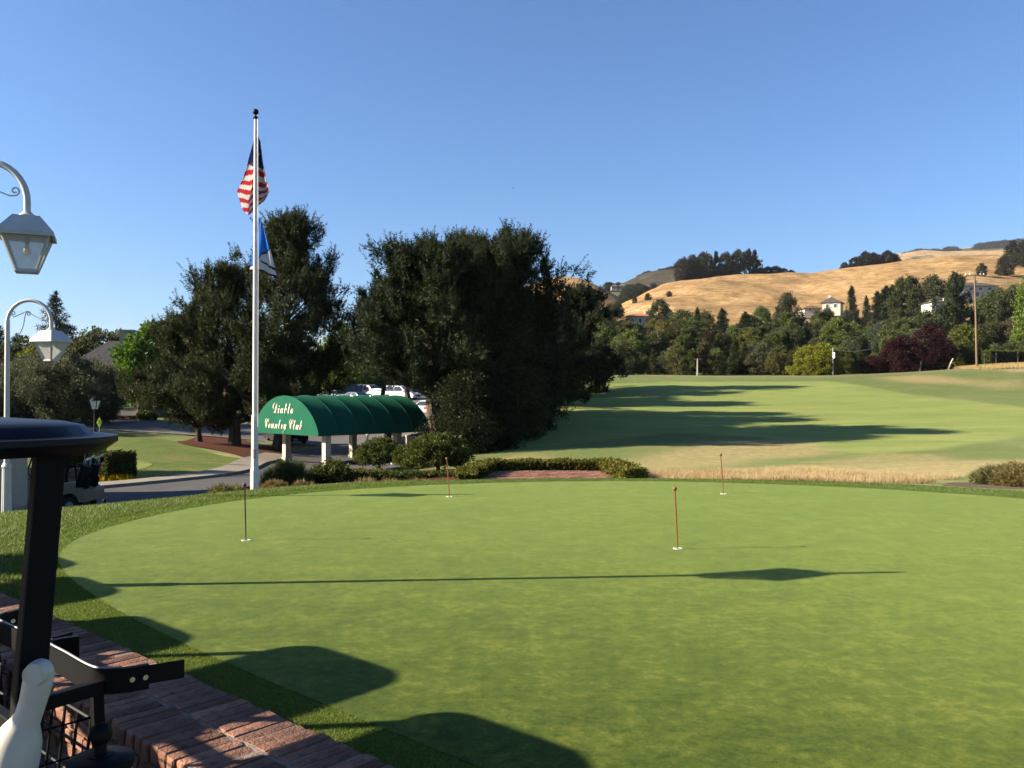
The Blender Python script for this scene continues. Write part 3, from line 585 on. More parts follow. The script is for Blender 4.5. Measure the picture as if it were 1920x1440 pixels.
mb = MB(); mb.lathe([(0.034, 0.0), (0.034, 0.004), (0.02, 0.005)], 16, q + Vector((0, 0, 0.010))); mb.build('washer_label', BLACKM, bw, True)
mb = MB(); mb.lathe([(0.016, 0), (0.016, 0.05), (0.026, 0.055)], 12, q + Vector((0, 0, 0.008))); mb.ball(q + Vector((0, 0, 0.07)), 0.031, 14, 10); mb.build('knob', BLACK, bw, True)

# the cart on the drive, with two bags
cart2 = make_cart('tan golf cart carrying two golf bags on the drive', (-12.45, 23.0, h1(-12.0, 23) + 0.02), math.pi, NAVY, TAN, rack=True)
for s, lab in ((1, 'black golf bag strapped on the tan cart, nearer the putting green'), (-1, 'black golf bag strapped on the tan cart, farther from the putting green')):
    bgp = thing('golf_bag', lab, 'golf bag', (-11.50, 23.0 - 0.24 * s, h1(-12, 23) + 0.62), 0)
    ln = Matrix.Rotation(R(14), 3, 'Y'); mb = MB()
    mb.tube([ln @ Vector((0, 0, z)) for z in (0, 0.05, 0.45, 0.66, 0.70)], [0.12, 0.135, 0.13, 0.135, 0.12], 12); mb.build('bag_body', BLACK, bgp, True)
    mb = MB(); mb.tube([ln @ Vector((0.12, 0, z)) for z in (0.1, 0.14, 0.36, 0.40)], [0.04, 0.08, 0.08, 0.04], 8); mb.build('pocket', BLACK, bgp, True)
    for k in range(5):
        a = k * 1.26; dx, dy = 0.07 * math.cos(a), 0.07 * math.sin(a); L = 0.80 + 0.05 * ((k * 3) % 5)
        mb = MB(); mb.tube([ln @ Vector((dx, dy, 0.5)), ln @ Vector((dx * 1.5, dy * 1.5, L))], 0.008, 5); sh_ = mb.build('club_shaft', STEEL, bgp)
        mb = MB(); e = ln @ Vector((dx * 1.5, dy * 1.5, L))
        if k in (0, 3): mb.ball(e + Vector((0.05, 0, 0.05)), 0.055, 10, 8, 1.4); mb.build('head_cover', BLACK, bgp, True)
        else: mb.box(e + Vector((0.03, 0, 0)), (0.09, 0.015, 0.05), Matrix.Rotation(R(-25), 3, 'Y')); mb.build('club_head', STEEL, bgp, bevel=0.004)
mb = MB(); p0 = Vector((-12.42, 23 - 0.567, h1(-12, 23) + 0.47)); mb.box(p0, (0.13, 0.004, 0.17)); num = mb.build('number_plate', WHITE, None)
num.parent = cart2; num.location = (0, 0, 0); num.data.transform(Matrix.Rotation(math.pi, 4, 'Z') @ Matrix.Translation((12.45, -23.0, -(h1(-12, 23) + 0.02)))) 

# ------------------------------------------------------------------ lamps
GLASS_L = glass_mat('frosted_lamp_glass', (0.55, 0.56, 0.54), 0.62, 0.35); BULB = paint('bulb_glass', (0.8, 0.72, 0.5), 0.3)
LAMPW = paint('weathered_white_metal', (0.40, 0.40, 0.385), 0.45, 0.4, var=0.85, scale=8)
def spiral(c, r0, turns, start, sgn, n=22, axis_x=Vector((1, 0, 0))):
    return [Vector(c) + axis_x * (r0 * (1 - 0.75 * k / n) * math.cos(start + sgn * turns * 2 * math.pi * k / n)) + Vector((0, 0, r0 * (1 - 0.75 * k / n) * math.sin(start + sgn * turns * 2 * math.pi * k / n))) for k in range(n + 1)]
def gooseneck(label, base, top, span=0.74, rot=0.0, lrot=0.0):
    r = span / 2; hgt = top - base[2]
    L = thing('street_lamp', label, 'lamp', base, rot)
    mb = MB(); pts = [(0, 0, 0.9), (0, 0, hgt - r)] + [(r - r * math.cos(a), 0, hgt - r + r * math.sin(a)) for a in np.linspace(0, math.pi, 20)[1:]] + [(span, 0, hgt - r - 0.14)]
    mb.tube(pts, [0.045, 0.038] + [0.030] * (len(pts) - 2), 12); mb.build('post', LAMPW, L, True)
    mb = MB(); k = 16; n_ = len(mb.v)
    for z, rr in ((0, 0.10), (0.06, 0.10), (0.08, 0.078), (0.82, 0.07), (0.86, 0.08), (0.92, 0.05)):
        for q in range(k * 2): a = 2 * math.pi * q / (k * 2); r_ = rr * (1 - 0.07 * (q % 2)); mb.v.append((r_ * math.cos(a), r_ * math.sin(a), z))
    kk = k * 2
    for i in range(5):
        for q in range(kk): mb.f.append((i * kk + q, i * kk + (q + 1) % kk, (i + 1) * kk + (q + 1) % kk, (i + 1) * kk + q))
    mb.build('fluted_base', LAMPW, L)
    mb = MB(); zc = hgt - r
    for pth in ([Vector((0.03, 0, zc - 0.30)), Vector((0.12, 0, zc - 0.24)), Vector((0.22, 0, zc - 0.18)), Vector((0.27, 0, zc - 0.06)), Vector((0.30, 0, zc + 0.13)), Vector((0.33, 0, zc + 0.185))] + spiral((0.355, 0, zc + 0.145), 0.042, 1.2, 2.2, -1),
                list(reversed(spiral((0.10, 0, zc + 0.15), 0.042, 1.2, -2.6, -1))) + [Vector((0.11, 0, zc + 0.09)), Vector((0.20, 0, zc + 0.13)), Vector((0.33, 0, zc + 0.185)), Vector((0.47, 0, zc + 0.10)), Vector((0.58, 0, zc + 0.055))] + spiral((0.63, 0, zc + 0.10), 0.045, 1.2, -1.8, 1),
                spiral((0.07, 0, zc - 0.36), 0.045, 1.3, 2.4, -1)):
        mb.tube(pth, 0.0075, 6)
    mb.build('scrollwork', LAMPW, L, True)
    zr = hgt - r - 0.14; e = Vector((span, 0, zr)); ro = Matrix.Rotation(lrot, 3, 'Z')
    def sq(w, z): return [e + ro @ Vector((sx * w / 2, sy * w / 2, z)) for sx, sy in ((-1, -1), (1, -1), (1, 1), (-1, 1))]
    mb = MB(); rings = [sq(0.22, 0.0), sq(0.455, -0.155), sq(0.46, -0.195), sq(0.42, -0.195), sq(0.2, -0.02)]
    mb.add([p for q in rings for p in q], [(i * 4 + k, i * 4 + (k + 1) % 4, (i + 1) * 4 + (k + 1) % 4, (i + 1) * 4 + k) for i in range(4) for k in range(4)] + [(0, 1, 2, 3), (19, 18, 17, 16)])
    lr = mb.build('lantern_roof', LAMPW, L)
    mb = MB(); mb.lathe([(0.08, -0.005), (0.075, 0.015), (0.05, 0.03), (0.035, 0.05)], 12, e); mb.build('collar', LAMPW, lr, True)
    a, bq = sq(0.375, -0.185), sq(0.16, -0.50); mb = MB()
    for k in range(4):
        mb.bar(a[k], bq[k], 0.022, 0.022); mb.bar(bq[k], bq[(k + 1) % 4], 0.024, 0.03)
    mb.build('lantern_frame', LAMPW, L)
    for k in range(4):
        mb = MB(); mb.add([a[k], a[(k + 1) % 4], bq[(k + 1) % 4], bq[k]], [(0, 1, 2, 3)]); mb.build('pane', GLASS_L, L)
    mb = MB(); mb.lathe([(0.02, 0.12), (0.02, 0.05), (0.012, 0.045)], 8, e + Vector((0, 0, -0.30))); mb.build('socket', BLACK, L)
    mb = MB(); mb.lathe([(0.012, 0.05), (0.03, 0.0), (0.033, -0.02), (0.02, -0.05), (0.004, -0.06)], 12, e + Vector((0, 0, -0.30))); mb.build('bulb', BULB, L, True)
    return L
gooseneck('white gooseneck lamp nearest the camera, its lantern cut by the left edge', (-5.2, 7.8, WALL_Z - 0.01), 3.92, rot=0.05, lrot=R(22))
gooseneck('white gooseneck lamp with scrollwork standing behind the cart roof', (-8.52, 14.4, h1(-8.52, 14.4)), Zp(563, 14.4), rot=0.0, lrot=R(-17))
# black lamp by the practice green
def post_lamp(label, px, d, py_top):
    x = X(px, d); z0 = h1(x, d); hgt = Zp(py_top, d) - z0; L = thing('lamp_post', label, 'lamp', (x, d, z0))
    mb = MB(); mb.lathe([(0.10, 0), (0.10, 0.25), (0.055, 0.32), (0.045, hgt - 0.72), (0.07, hgt - 0.70), (0.03, hgt - 0.66)], 12); mb.build('post', BLACKM, L, True)
    def sq(w, z): return [Vector((sx * w / 2, sy * w / 2, z)) for sx, sy in ((-1, -1), (1, -1), (1, 1), (-1, 1))]
    a, bq = sq(0.20, hgt - 0.64), sq(0.36, hgt - 0.24)
    for k in range(4): mb = MB(); mb.add([a[k], a[(k + 1) % 4], bq[(k + 1) % 4], bq[k]], [(0, 1, 2, 3)]); mb.build('pane', paint('lamp_white_glass', (0.75, 0.75, 0.72), 0.3), L)
    mb = MB()
    for k in range(4): mb.bar(a[k], bq[k], 0.03, 0.03)
    mb.build('lantern_frame', BLACKM, L)
    mb = MB(); mb.lathe([(0.27, hgt - 0.24), (0.14, hgt - 0.12), (0.04, hgt - 0.06), (0.05, hgt - 0.03), (0.01, hgt)], 8); mb.build('lantern_roof', BLACKM, L)
post_lamp('black lamp post with white lantern beyond the cart roof', 178, 41, 742)

# ------------------------------------------------------------------ flagpole and flags
POLEW = mat('chipped_white_paint', (0.52, 0.52, 0.50), (0.42, 0.42, 0.42), 6, 0.4, 0.4, bmp=0.3, bscale=14)
fd = 19.0; fx = X(478, fd); fz = h1(fx, fd)
fp = thing('flagpole', 'tall white flagpole with stepped base and black ball on top', 'flagpole', (fx, fd, fz))
def pz(py): return Zp(py, fd) - fz
mb = MB(); mb.lathe([(0.055, pz(790)), (0.050, pz(600)), (0.042, pz(400)), (0.034, pz(222))], 14); mb.build('upper_shaft', POLEW, fp, True)
mb = MB(); mb.lathe([(0.10, 0), (0.098, pz(882)), (0.082, pz(876)), (0.075, pz(781)), (0.058, pz(776))], 8); mb.build('lower_shaft', POLEW, fp)
mb = MB(); mb.lathe([(0.036, pz(222)), (0.06, pz(220.5)), (0.05, pz(218)), (0.02, pz(216)), (0.01, pz(213))], 12); mb.build('truck', BLACKM, fp, True)
mb = MB(); mb.ball((0, 0, pz(208)), 0.066, 16, 12); mb.build('ball_finial', BLACKM, fp, True)
mb = MB(); mb.tube([(0.06, -0.05, pz(222)), (0.085, -0.06, pz(500)), (0.09, -0.07, pz(800))], 0.006, 5); mb.build('halyard', WHITE, fp)
mb = MB(); mb.box((0.02, -0.085, pz(850)), (0.05, 0.03, 0.20)); mb.build('cleat', GREYP, fp, bevel=0.008)
def flag(name, label, hoist_top, hoist_bot, fly_fn, nu, nv, color_fn, mats):
    # u along the fly, v from top of hoist to bottom
    F = thing(name, label, 'flag', (fx, fd, 0)); V = []; 
    for j in range(nv + 1):
        for i in range(nu + 1): V.append(fly_fn(i / nu, j / nv))
    groups = {}
    for j in range(nv):
        for i in range(nu): groups.setdefault(color_fn((i + .5) / nu, (j + .5) / nv), []).append((j * (nu + 1) + i, j * (nu + 1) + i + 1, (j + 1) * (nu + 1) + i + 1, (j + 1) * (nu + 1) + i))
    return F, V, groups
CLR = mat('flag_red', (0.38, 0.028, 0.032), (0.32, 0.022, 0.026), 4, 0.8, 0.1); CLW = mat('flag_white', (0.50, 0.50, 0.50), (0.46, 0.46, 0.47), 4, 0.8, 0.1); CLB = mat('flag_navy', (0.025, 0.035, 0.13), (0.02, 0.03, 0.10), 4, 0.8, 0.1)
CLBL = mat('flag_blue', (0.03, 0.16, 0.55), (0.026, 0.135, 0.47), 4, 0.8, 0.1); CLK = mat('flag_black_band', (0.02, 0.02, 0.03), (0.015, 0.015, 0.02), 4, 0.8, 0.1)
for mm in (CLR, CLW, CLB, CLBL):
    nt = mm.node_tree; b = nt.nodes['Principled BSDF']; tr = nt.nodes.new('ShaderNodeBsdfTranslucent'); mx = nt.nodes.new('ShaderNodeMixShader'); mx.inputs[0].default_value = 0.35
    nt.links.new(b.inputs['Base Color'].links[0].from_socket, tr.inputs[0]); nt.links.new(b.outputs[0], mx.inputs[1]); nt.links.new(tr.outputs[0], mx.inputs[2]); nt.links.new(mx.outputs[0], nt.nodes['Material Output'].inputs[0])
SC = fd / FPX
def fpx(px, py, dy=0.0): return Vector((X(px, fd) - fx, dy, Zp(py, fd)))
def bil(grid, u, v):
    nv_, nu_ = len(grid) - 1, len(grid[0]) - 1; a = min(int(u * nu_), nu_ - 1); b_ = min(int(v * nv_), nv_ - 1); fu = u * nu_ - a; fv = v * nv_ - b_
    fu = fu * fu * (3 - 2 * fu); p = grid[b_][a].lerp(grid[b_][a + 1], fu); q = grid[b_ + 1][a].lerp(grid[b_ + 1][a + 1], fu); return p.lerp(q, fv)
# limp flag hanging behind the pole: hoist folds. columns are lines hanging from the hoist, rows go down the cloth
us = [[fpx(476, 247, .05), fpx(478, 250, .10), fpx(481, 253, .07), fpx(483, 258, .12), fpx(484, 260, .06)],
      [fpx(464, 290, .05), fpx(472, 300, .16), fpx(481, 302, .08), fpx(488, 305, .16), fpx(491, 303, .05)],
      [fpx(454, 330, .04), fpx(466, 338, .20), fpx(481, 345, .10), fpx(492, 345, .18), fpx(498, 340, .04)],
      [fpx(443, 358, .03), fpx(460, 372, .22), fpx(478, 372, .12), fpx(496, 362, .20), fpx(503, 356, .02)],
      [fpx(454, 394, .02), fpx(462, 401, .16), fpx(473, 392, .10), fpx(489, 376, .14), fpx(502, 362, .0)]]
def us_fn(u, v): return bil(us, u, v) + Vector((0, 0.03 * math.sin(u * 17 + v * 6), 0))
def us_col(u, v):
    # canton is the upper third; stripes run slanting down to the left on the left fold and to the right on the right one
    s = v + (0.20 * (u - 0.5) / 0.5 if u < 0.5 else -0.03 * (u - 0.5) / 0.5) * 1.3
    if v < 0.30 + 0.05 * abs(u - 0.5): return 'canton'
    return 'red_stripe' if int((s + 1.0) / 0.066) % 2 == 0 else 'white_stripe'
F, V, G = flag('national_flag', 'limp striped red and white flag with starred navy canton on the flagpole', 0, 0, us_fn, 40, 96, us_col, None)
for kx, mm in (('canton', CLB), ('red_stripe', CLR), ('white_stripe', CLW)):
    if kx in G: mb = MB(); mb.v = [tuple(p) for p in V]; mb.f = G[kx]; o = mb.build(kx, mm, F, True)
mb = MB()
for k in range(26):
    u = 0.06 + 0.88 * ((k * 0.381) % 1.0); v = 0.07 + 0.25 * ((k * 0.618) % 1.0)
    if us_col(u, v + 0.02) != 'canton': continue
    p = us_fn(u, v) + Vector((0, -0.012, 0)); pts = []
    for j in range(10):
        a = j * math.pi / 5; r_ = 0.016 if j % 2 == 0 else 0.0065; pts.append(p + Vector((r_ * math.sin(a), 0, r_ * math.cos(a))))
    mb.add(pts, [tuple(range(10))])
mb.build('stars', CLW, F)
c2 = [[fpx(482, 408, .04), fpx(483, 408, .06), fpx(485, 408, .09), fpx(486, 409, .06), fpx(487, 410, .03)],
      [fpx(476, 445, .05), fpx(479, 447, .12), fpx(485, 447, .16), fpx(492, 447, .10), fpx(497, 440, .03)],
      [fpx(471, 478, .05), fpx(477, 480, .16), fpx(485, 480, .20), fpx(497, 478, .13), fpx(507, 470, .02)],
      [fpx(466, 507, .05), fpx(476, 505, .18), fpx(487, 505, .22), fpx(501, 514, .14), fpx(519, 521, .02)]]
def c2_fn(u, v): return bil(c2, u, v) + Vector((0, 0.02 * math.sin(u * 14 + v * 5), 0))
def c2_col(u, v):
    edge = 0.60 if u > 0.45 else 0.60 + (0.45 - u) * 0.75
    if v > 0.965 or abs(v - edge) < 0.018: return 'black_band'
    if u > 0.4 and abs(v - (0.74 + 0.16 * (u - 0.4) / 0.6)) < 0.022: return 'black_band'
    return 'blue_field' if v < edge else 'white_field'
F, V, G = flag('club_flag', 'limp blue and white flag with black bands hanging below the striped flag', 0, 0, c2_fn, 34, 60, c2_col, None)
for kx, mm in (('blue_field', CLBL), ('black_band', CLK), ('white_field', CLW)):
    if kx in G: mb = MB(); mb.v = [tuple(p) for p in V]; mb.f = G[kx]; mb.build(kx, mm, F, True)

# ------------------------------------------------------------------ practice pins on the green
ORANGE = paint('varnished_wood', (0.17, 0.055, 0.02), 0.4, 0.3); DARKW = paint('dark_varnish', (0.06, 0.02, 0.012), 0.4, 0.3)
for px, py, ty, lab in ((462, 1015, 905, 'thin wooden practice pin nearest the flagpole on the putting green'), (1270, 1030, 912, 'thin wooden practice pin closest to the camera on the right half of the putting green'),
                        (843, 932, 857, 'thin wooden practice pin at the far edge of the green below the topiary'), (1356, 927, 850, 'thin wooden practice pin at the far right edge before the dry grass')):
    x, d = hit(px, py); z = h1(x, d) + 0.012; hgt = Zp(ty, d) - z
    p = thing('practice_pin', lab, 'pin', (x, d, z), 0, 'practice pins on the green'); tilt = (X(px, d) - X(px + (3 if px < 500 else 5), d))
    mb = MB(); mb.tube([(0, 0, 0), (tilt * 0.5, 0, hgt * 0.5), (tilt, 0, hgt - 0.03)], [0.007, 0.0095, 0.008], 8); mb.build('stick', ORANGE if px > 500 else DARKW, p, True)
    mb = MB(); mb.ball((tilt, 0, hgt - 0.025), 0.024, 12, 8); mb.build('ball_top', ORANGE if px > 500 else DARKW, p, True)
    mb = MB(); mb.lathe([(0.054, -0.008), (0.054, 0.003), (0.040, 0.003), (0.040, -0.006)], 20); mb.build('cup_rim', WHITE, p, True)
for px, py, ty, lab in ((208, 868, 852, 'short dark pin on the small practice green'), (201, 872, 861, 'shortest dark pin on the small practice green')):
    x, d = hit(px, py); z = h1(x, d) + 0.03; p = thing('practice_pin', lab, 'pin', (x, d, z)); hgt = Zp(ty, d) - z
    mb = MB(); mb.tube([(0, 0, 0), (0, 0, hgt)], 0.014, 6); mb.build('stick', DARKW, p); mb = MB(); mb.ball((0, 0, hgt), 0.03, 8, 6); mb.build('ball_top', DARKW, p, True)

# ------------------------------------------------------------------ entrance canopy
CANV = mat('green_canvas', (0.006, 0.075, 0.043), (0.005, 0.06, 0.034), 1.2, 0.85, 0.08, bmp=0.15, bscale=5, bdist=0.05); COLP = paint('cream_column_paint', (0.42, 0.37, 0.285), 0.6, 0.25)
A = Vector((-10.44, 46.0, 0)); ax = Vector((0.70, 0.714, 0)).normalized(); bx = Vector((-0.714, 0.70, 0)).normalized(); LEN, WID = 7.85, 6.9
EZ, TOPZ = -0.59, 1.60; cgz = h1(A.x, A.y + 3)
can = thing('entrance_canopy', 'green barrel vaulted canvas canopy on cream columns over the drive', 'canopy', (A.x, A.y, cgz))
def cpt(s, w, z): return ax * s + bx * w + Vector((0, 0, z - cgz))
def arch(u):   # u -1..1
    return EZ + 0.16 + (TOPZ - EZ - 0.16) * max(0.0, 1 - abs(u) ** 2.15) ** 0.72
mb = MB(); nb_, per, na = 6, 10, 44; NS = nb_ * per
us_ = [math.sin((k / na - 0.5) * math.pi) for k in range(na + 1)]
for i in range(NS + 1):
    s = LEN * i / NS; fr = (i % per) / per; sag = 0.045 * math.sin(math.pi * fr) ** 0.8
    row_ = [cpt(s, 0, EZ)] + [cpt(s, WID / 2 + (WID / 2) * u * (1 - 0.012 * sag / 0.1), arch(u) - sag * (0.35 + 0.65 * (1 - u * u))) for u in us_] + [cpt(s, WID, EZ)]; mb.v += [tuple(p) for p in row_]
W_ = na + 3
for i in range(NS):
    for k in range(W_ - 1): mb.f.append((i * W_ + k, i * W_ + k + 1, (i + 1) * W_ + k + 1, (i + 1) * W_ + k))
me_ = mb.mesh('canvas_roof', CANV, True, auto=R(35)); link('canvas_roof', me_, can)
for s, nm in ((-0.006, 'gable_panel'), (LEN + 0.006, 'gable_panel')):
    mb = MB(); pts = [cpt(s, 0, EZ)] + [cpt(s, WID / 2 + WID / 2 * u, arch(u)) for u in us_] + [cpt(s, WID, EZ)]; mb.add(pts, [tuple(range(len(pts)))]); mb.build(nm, CANV, can)
for i in range(1, nb_):
    s_ = LEN * i / nb_; mb = MB(); mb.tube([cpt(s_, WID / 2 + WID / 2 * u, arch(u) + 0.006) for u in us_], 0.016, 5, cap=False); mb.build('seam', CANV, can, True)
for s, w in ((0.85, 0.5), (5.75, 0.5), (1.36, 5.5), (6.1, 5.5)):
    if True:
        p = A + ax * float(s) + bx * w; g = h1(p.x, p.y); mb = MB(); mb.box(cpt(float(s), w, (g + EZ) / 2) , (0.36, 0.36, EZ - g + 0.1), Matrix.Rotation(math.atan2(ax.y, ax.x), 3, 'Z'))
        cb = mb.build('column', COLP, can, bevel=0.01); mb = MB(); mb.box(cpt(float(s), w, g + 0.10), (0.46, 0.46, 0.26), Matrix.Rotation(math.atan2(ax.y, ax.x), 3, 'Z')); mb.build('column_base', COLP, cb, bevel=0.01)
for w in (0.5, 5.5): mb = MB(); mb.bar(cpt(0.1, w, EZ + 0.08), cpt(LEN - 0.1, w, EZ + 0.08), 0.25, 0.2); mb.build('beam', COLP, can)
def script_text(word, size, s_off, w_c, z_c, name, xs):
    cu = bpy.data.curves.new(name, 'FONT'); out = ''
    for ch in word:
        if 'A' <= ch <= 'Z': out += chr(0x1D4D0 + ord(ch) - 65)
        elif 'a' <= ch <= 'z': out += chr(0x1D4EA + ord(ch) - 97)
        else: out += ch
    cu.body = out; cu.size = size; cu.extrude = 0.006; cu.align_x = 'CENTER'; cu.align_y = 'CENTER'; cu.offset = -0.012
    o = bpy.data.objects.new(name, cu); C.objects.link(o); dg = bpy.context.evaluated_depsgraph_get(); me_ = bpy.data.meshes.new_from_object(o.evaluated_get(dg)); bpy.data.objects.remove(o)
    base = cpt(s_off, w_c, z_c); xa = -bx; za = Vector((0, 0, 1)); ya = -ax
    M = Matrix(((xa.x, za.x, ya.x, base.x), (xa.y, za.y, ya.y, base.y), (xa.z, za.z, ya.z, base.z), (0, 0, 0, 1))); me_.transform(M @ Matrix.Diagonal((xs, 1, 1, 1)))
    me_.materials.clear(); me_.materials.append(paint('cream_lettering', (0.62, 0.58, 0.45), 0.6)); ob = link(name, me_, can); return ob
script_text('Diablo', 0.98, -0.03, WID * 0.52, 0.88, 'lettering', 0.80); script_text('Country Club', 0.92, -0.03, WID * 0.52, -0.02, 'lettering', 0.72)
# slim white posts at the right end and short bollards
for px, d, yt, yb, nm, lab in ((689, 47, 818, 888, 'slim_post', 'slim pale post before the left topiary under the canopy'), (763, 46, 818, 890, 'slim_post', 'slim pale post beside the right canopy column')):
    x = X(px, d); z = h1(x, d); p = thing(nm, lab, 'post', (x, d, z)); mb = MB(); mb.lathe([(0.09, 0), (0.09, 0.1), (0.06, 0.12), (0.055, EZ - z + 0.05)], 10); mb.build('shaft', COLP, p, True)
    mb = MB(); mb.lathe([(0.075, EZ - z - 0.05), (0.085, EZ - z + 0.06), (0.02, EZ - z + 0.08)], 10); mb.build('cap', COLP, p, True)
for px, d, lab in ((713, 44, 'short white bollard left of the topiary trunk'), (736, 44, 'short white bollard right of the topiary trunk')):
    x = X(px, d); z = h1(x, d); p = thing('bollard', lab, 'bollard', (x, d, z)); mb = MB(); mb.lathe([(0.09, 0), (0.085, 0.62), (0.06, 0.70), (0.01, 0.72)], 10); mb.build('shaft', WHITE, p, True); mb = MB(); mb.lathe([(0.1, 0.5), (0.1, 0.56)], 10); mb.build('band', GREYP, p)
x = X(764, 41); bp_ = thing('brick_pier', 'small brick pier behind the topiary at the end of the canopy', 'pier', (x, 41, h1(x, 41)))
bpm = rough_brick(0.19, 0.09, 0.06, 77)
for j in range(15):
    for k in range(3):
        o = link('brick', bpm, bp_, ((k - 1) * 0.205 + (0.05 if j % 2 else 0), -0.22, 0.04 + j * 0.07)); o2 = link('brick', bpm, bp_, ((k - 1) * 0.205 + (0.05 if j % 2 else 0), 0.0, 0.04 + j * 0.07))
mb = MB(); mb.box((0.02, -0.11, 0.52), (0.56, 0.26, 1.05)); mb.build('mortar_core', MORTAR, bp_)

# ------------------------------------------------------------------ foliage builders
def unit(v): return v / (np.linalg.norm(v, axis=-1, keepdims=True) + 1e-9)
def leaf_tris(rs, centers, axes, per, spread, length, width, quad=False, bias=0.55, up=0.0):
    """centers (K,3): clumps; axes (K,3) outward; per leaves each; returns vertices/faces"""
    K = len(centers); c = np.repeat(centers, per, 0); a = np.repeat(axes, per, 0); n = K * per
    off = rs.normal(size=(n, 3)); off = unit(off) * (rs.rand(n, 1) ** (1 / 2.2)) * (np.repeat(spread, per)[:, None] if np.ndim(spread) else spread)
    p = c + off; d = unit(unit(off) * (1 - bias) + a * bias + rs.normal(size=(n, 3)) * 0.45 + np.array([0, 0, up]))
    L = length * (0.6 + 0.8 * rs.rand(n, 1)); w = width * (0.7 + 0.6 * rs.rand(n, 1)); s = unit(np.cross(d, rs.normal(size=(n, 3)))) * w
    if not quad:
        v = np.stack([p - s / 2, p + s / 2, p + d * L], 1); f = np.arange(n * 3).reshape(n, 3); return v.reshape(-1, 3), f, None
    v = np.stack([p - d * L * 0.5, p + s / 2, p + d * L * 0.5, p - s / 2], 1); f = np.arange(n * 4).reshape(n, 4); return v.reshape(-1, 3), None, f
def crown_clumps(rs, prof, n, clump_r, H_, lump=0.25, inner=0.35, lean=(0, 0)):
    """prof: list of (height fraction, radius); clump centres near the surface of the crown, some inside"""
    ph = np.array([p[0] for p in prof]); pr = np.array([p[1] for p in prof]); k = rs.rand(n * 12); r_at = np.interp(ph[0] + k * (ph[-1] - ph[0]), ph, pr)
    keep = rs.rand(n * 12) < (r_at + 0.15 * pr.max()) / (pr.max() * 1.15); h = (ph[0] + k * (ph[-1] - ph[0]))[keep][:n]; r = np.interp(h, ph, pr); n = len(h)
    an = rs.rand(n) * 6.2832; lumpv = np.zeros(n)
    for m_ in range(2, 6): lumpv += np.sin(m_ * an + rs.rand() * 6.28 + h * 9 * rs.rand()) / m_
    q = np.where(rs.rand(n) < inner, np.sqrt(rs.rand(n)) * 0.85, 0.80 + 0.28 * rs.rand(n)); rr = r * q * (1 + lump * lumpv)
    c = np.stack([rr * np.cos(an) + lean[0] * h, rr * np.sin(an) + lean[1] * h, h * H_], 1)
    slope = np.gradient(np.interp(np.linspace(ph[0], ph[-1], 50), ph, pr)); out = np.stack([np.cos(an), np.sin(an), np.full(n, 0.55)], 1)
    return c, unit(out), np.full(n, clump_r) * (0.65 + 0.7 * rs.rand(n))
def limbs(rs, H_, r0, clumps, n_l, top=0.9, lean=(0, 0), fork=None, wob=0.02):
    mb = MB(); N = 9; pts = []
    for i in range(N + 1):
        h = i / N * top; pts.append((lean[0] * h + wob * H_ * math.sin(i * 1.3 + rs.rand()), lean[1] * h + wob * H_ * math.cos(i * 1.7 + rs.rand()), h * H_))
    mb.tube(pts, [r0 * (1.25 if i == 0 else 1) * (1 - 0.88 * i / N) for i in range(N + 1)], 8)
    if len(clumps):
        sel = rs.choice(len(clumps), min(n_l, len(clumps)), replace=False)
        for k in sel:
            c = clumps[k]; hh = max(0.12 * H_, c[2] - 0.5 * math.hypot(c[0], c[1]) - 0.05 * H_); f = hh / (top * H_) * N
            if f >= N - 0.5: continue
            i = int(f); a = Vector(pts[i]).lerp(Vector(pts[i + 1]), f - i); b_ = Vector(c); m_ = a.lerp(b_, 0.55) + Vector((0, 0, -0.06 * (b_ - a).length)) + Vector(rs.normal(size=3) * 0.04 * (b_ - a).length)
            rr = r0 * (1 - 0.8 * hh / (top * H_)) * 0.42; mb.tube([a, m_, b_], [rr, rr * 0.65, rr * 0.2], 5, cap=False)
    return mb
def candle_tris(rs, c, a, s, m_, per, ln, L, W):
    """upright shoots of needles gathered round each clump centre"""
    K = len(c) * m_; off = rs.normal(size=(K, 3)); off = unit(off) * rs.rand(K, 1) ** 0.4 * np.repeat(s, m_)[:, None] * np.array([1, 1, 0.75])
    p0 = np.repeat(c, m_, 0) + off; axs = unit(np.repeat(a, m_, 0) * 0.5 + np.array([0, 0, 0.9]) + unit(off) * 0.35 + rs.normal(size=(K, 3)) * 0.25); l_ = ln * (0.55 + 0.9 * rs.rand(K, 1))
    n = K * per; t_ = rs.rand(n, 1); ax_ = np.repeat(axs, per, 0); p = np.repeat(p0, per, 0) + ax_ * t_ * np.repeat(l_, per, 0); rad = unit(np.cross(ax_, rs.normal(size=(n, 3)))); d = unit(rad * 0.85 + ax_ * 0.65)
    Ln = L * (0.7 + 0.6 * rs.rand(n, 1)) * (1.15 - 0.5 * t_); w = W * (0.7 + 0.6 * rs.rand(n, 1)); sd = unit(np.cross(d, rs.normal(size=(n, 3)))) * w / 2
    return np.stack([p - sd, p + sd, p + d * Ln], 1).reshape(-1, 3), np.arange(n * 3).reshape(n, 3)
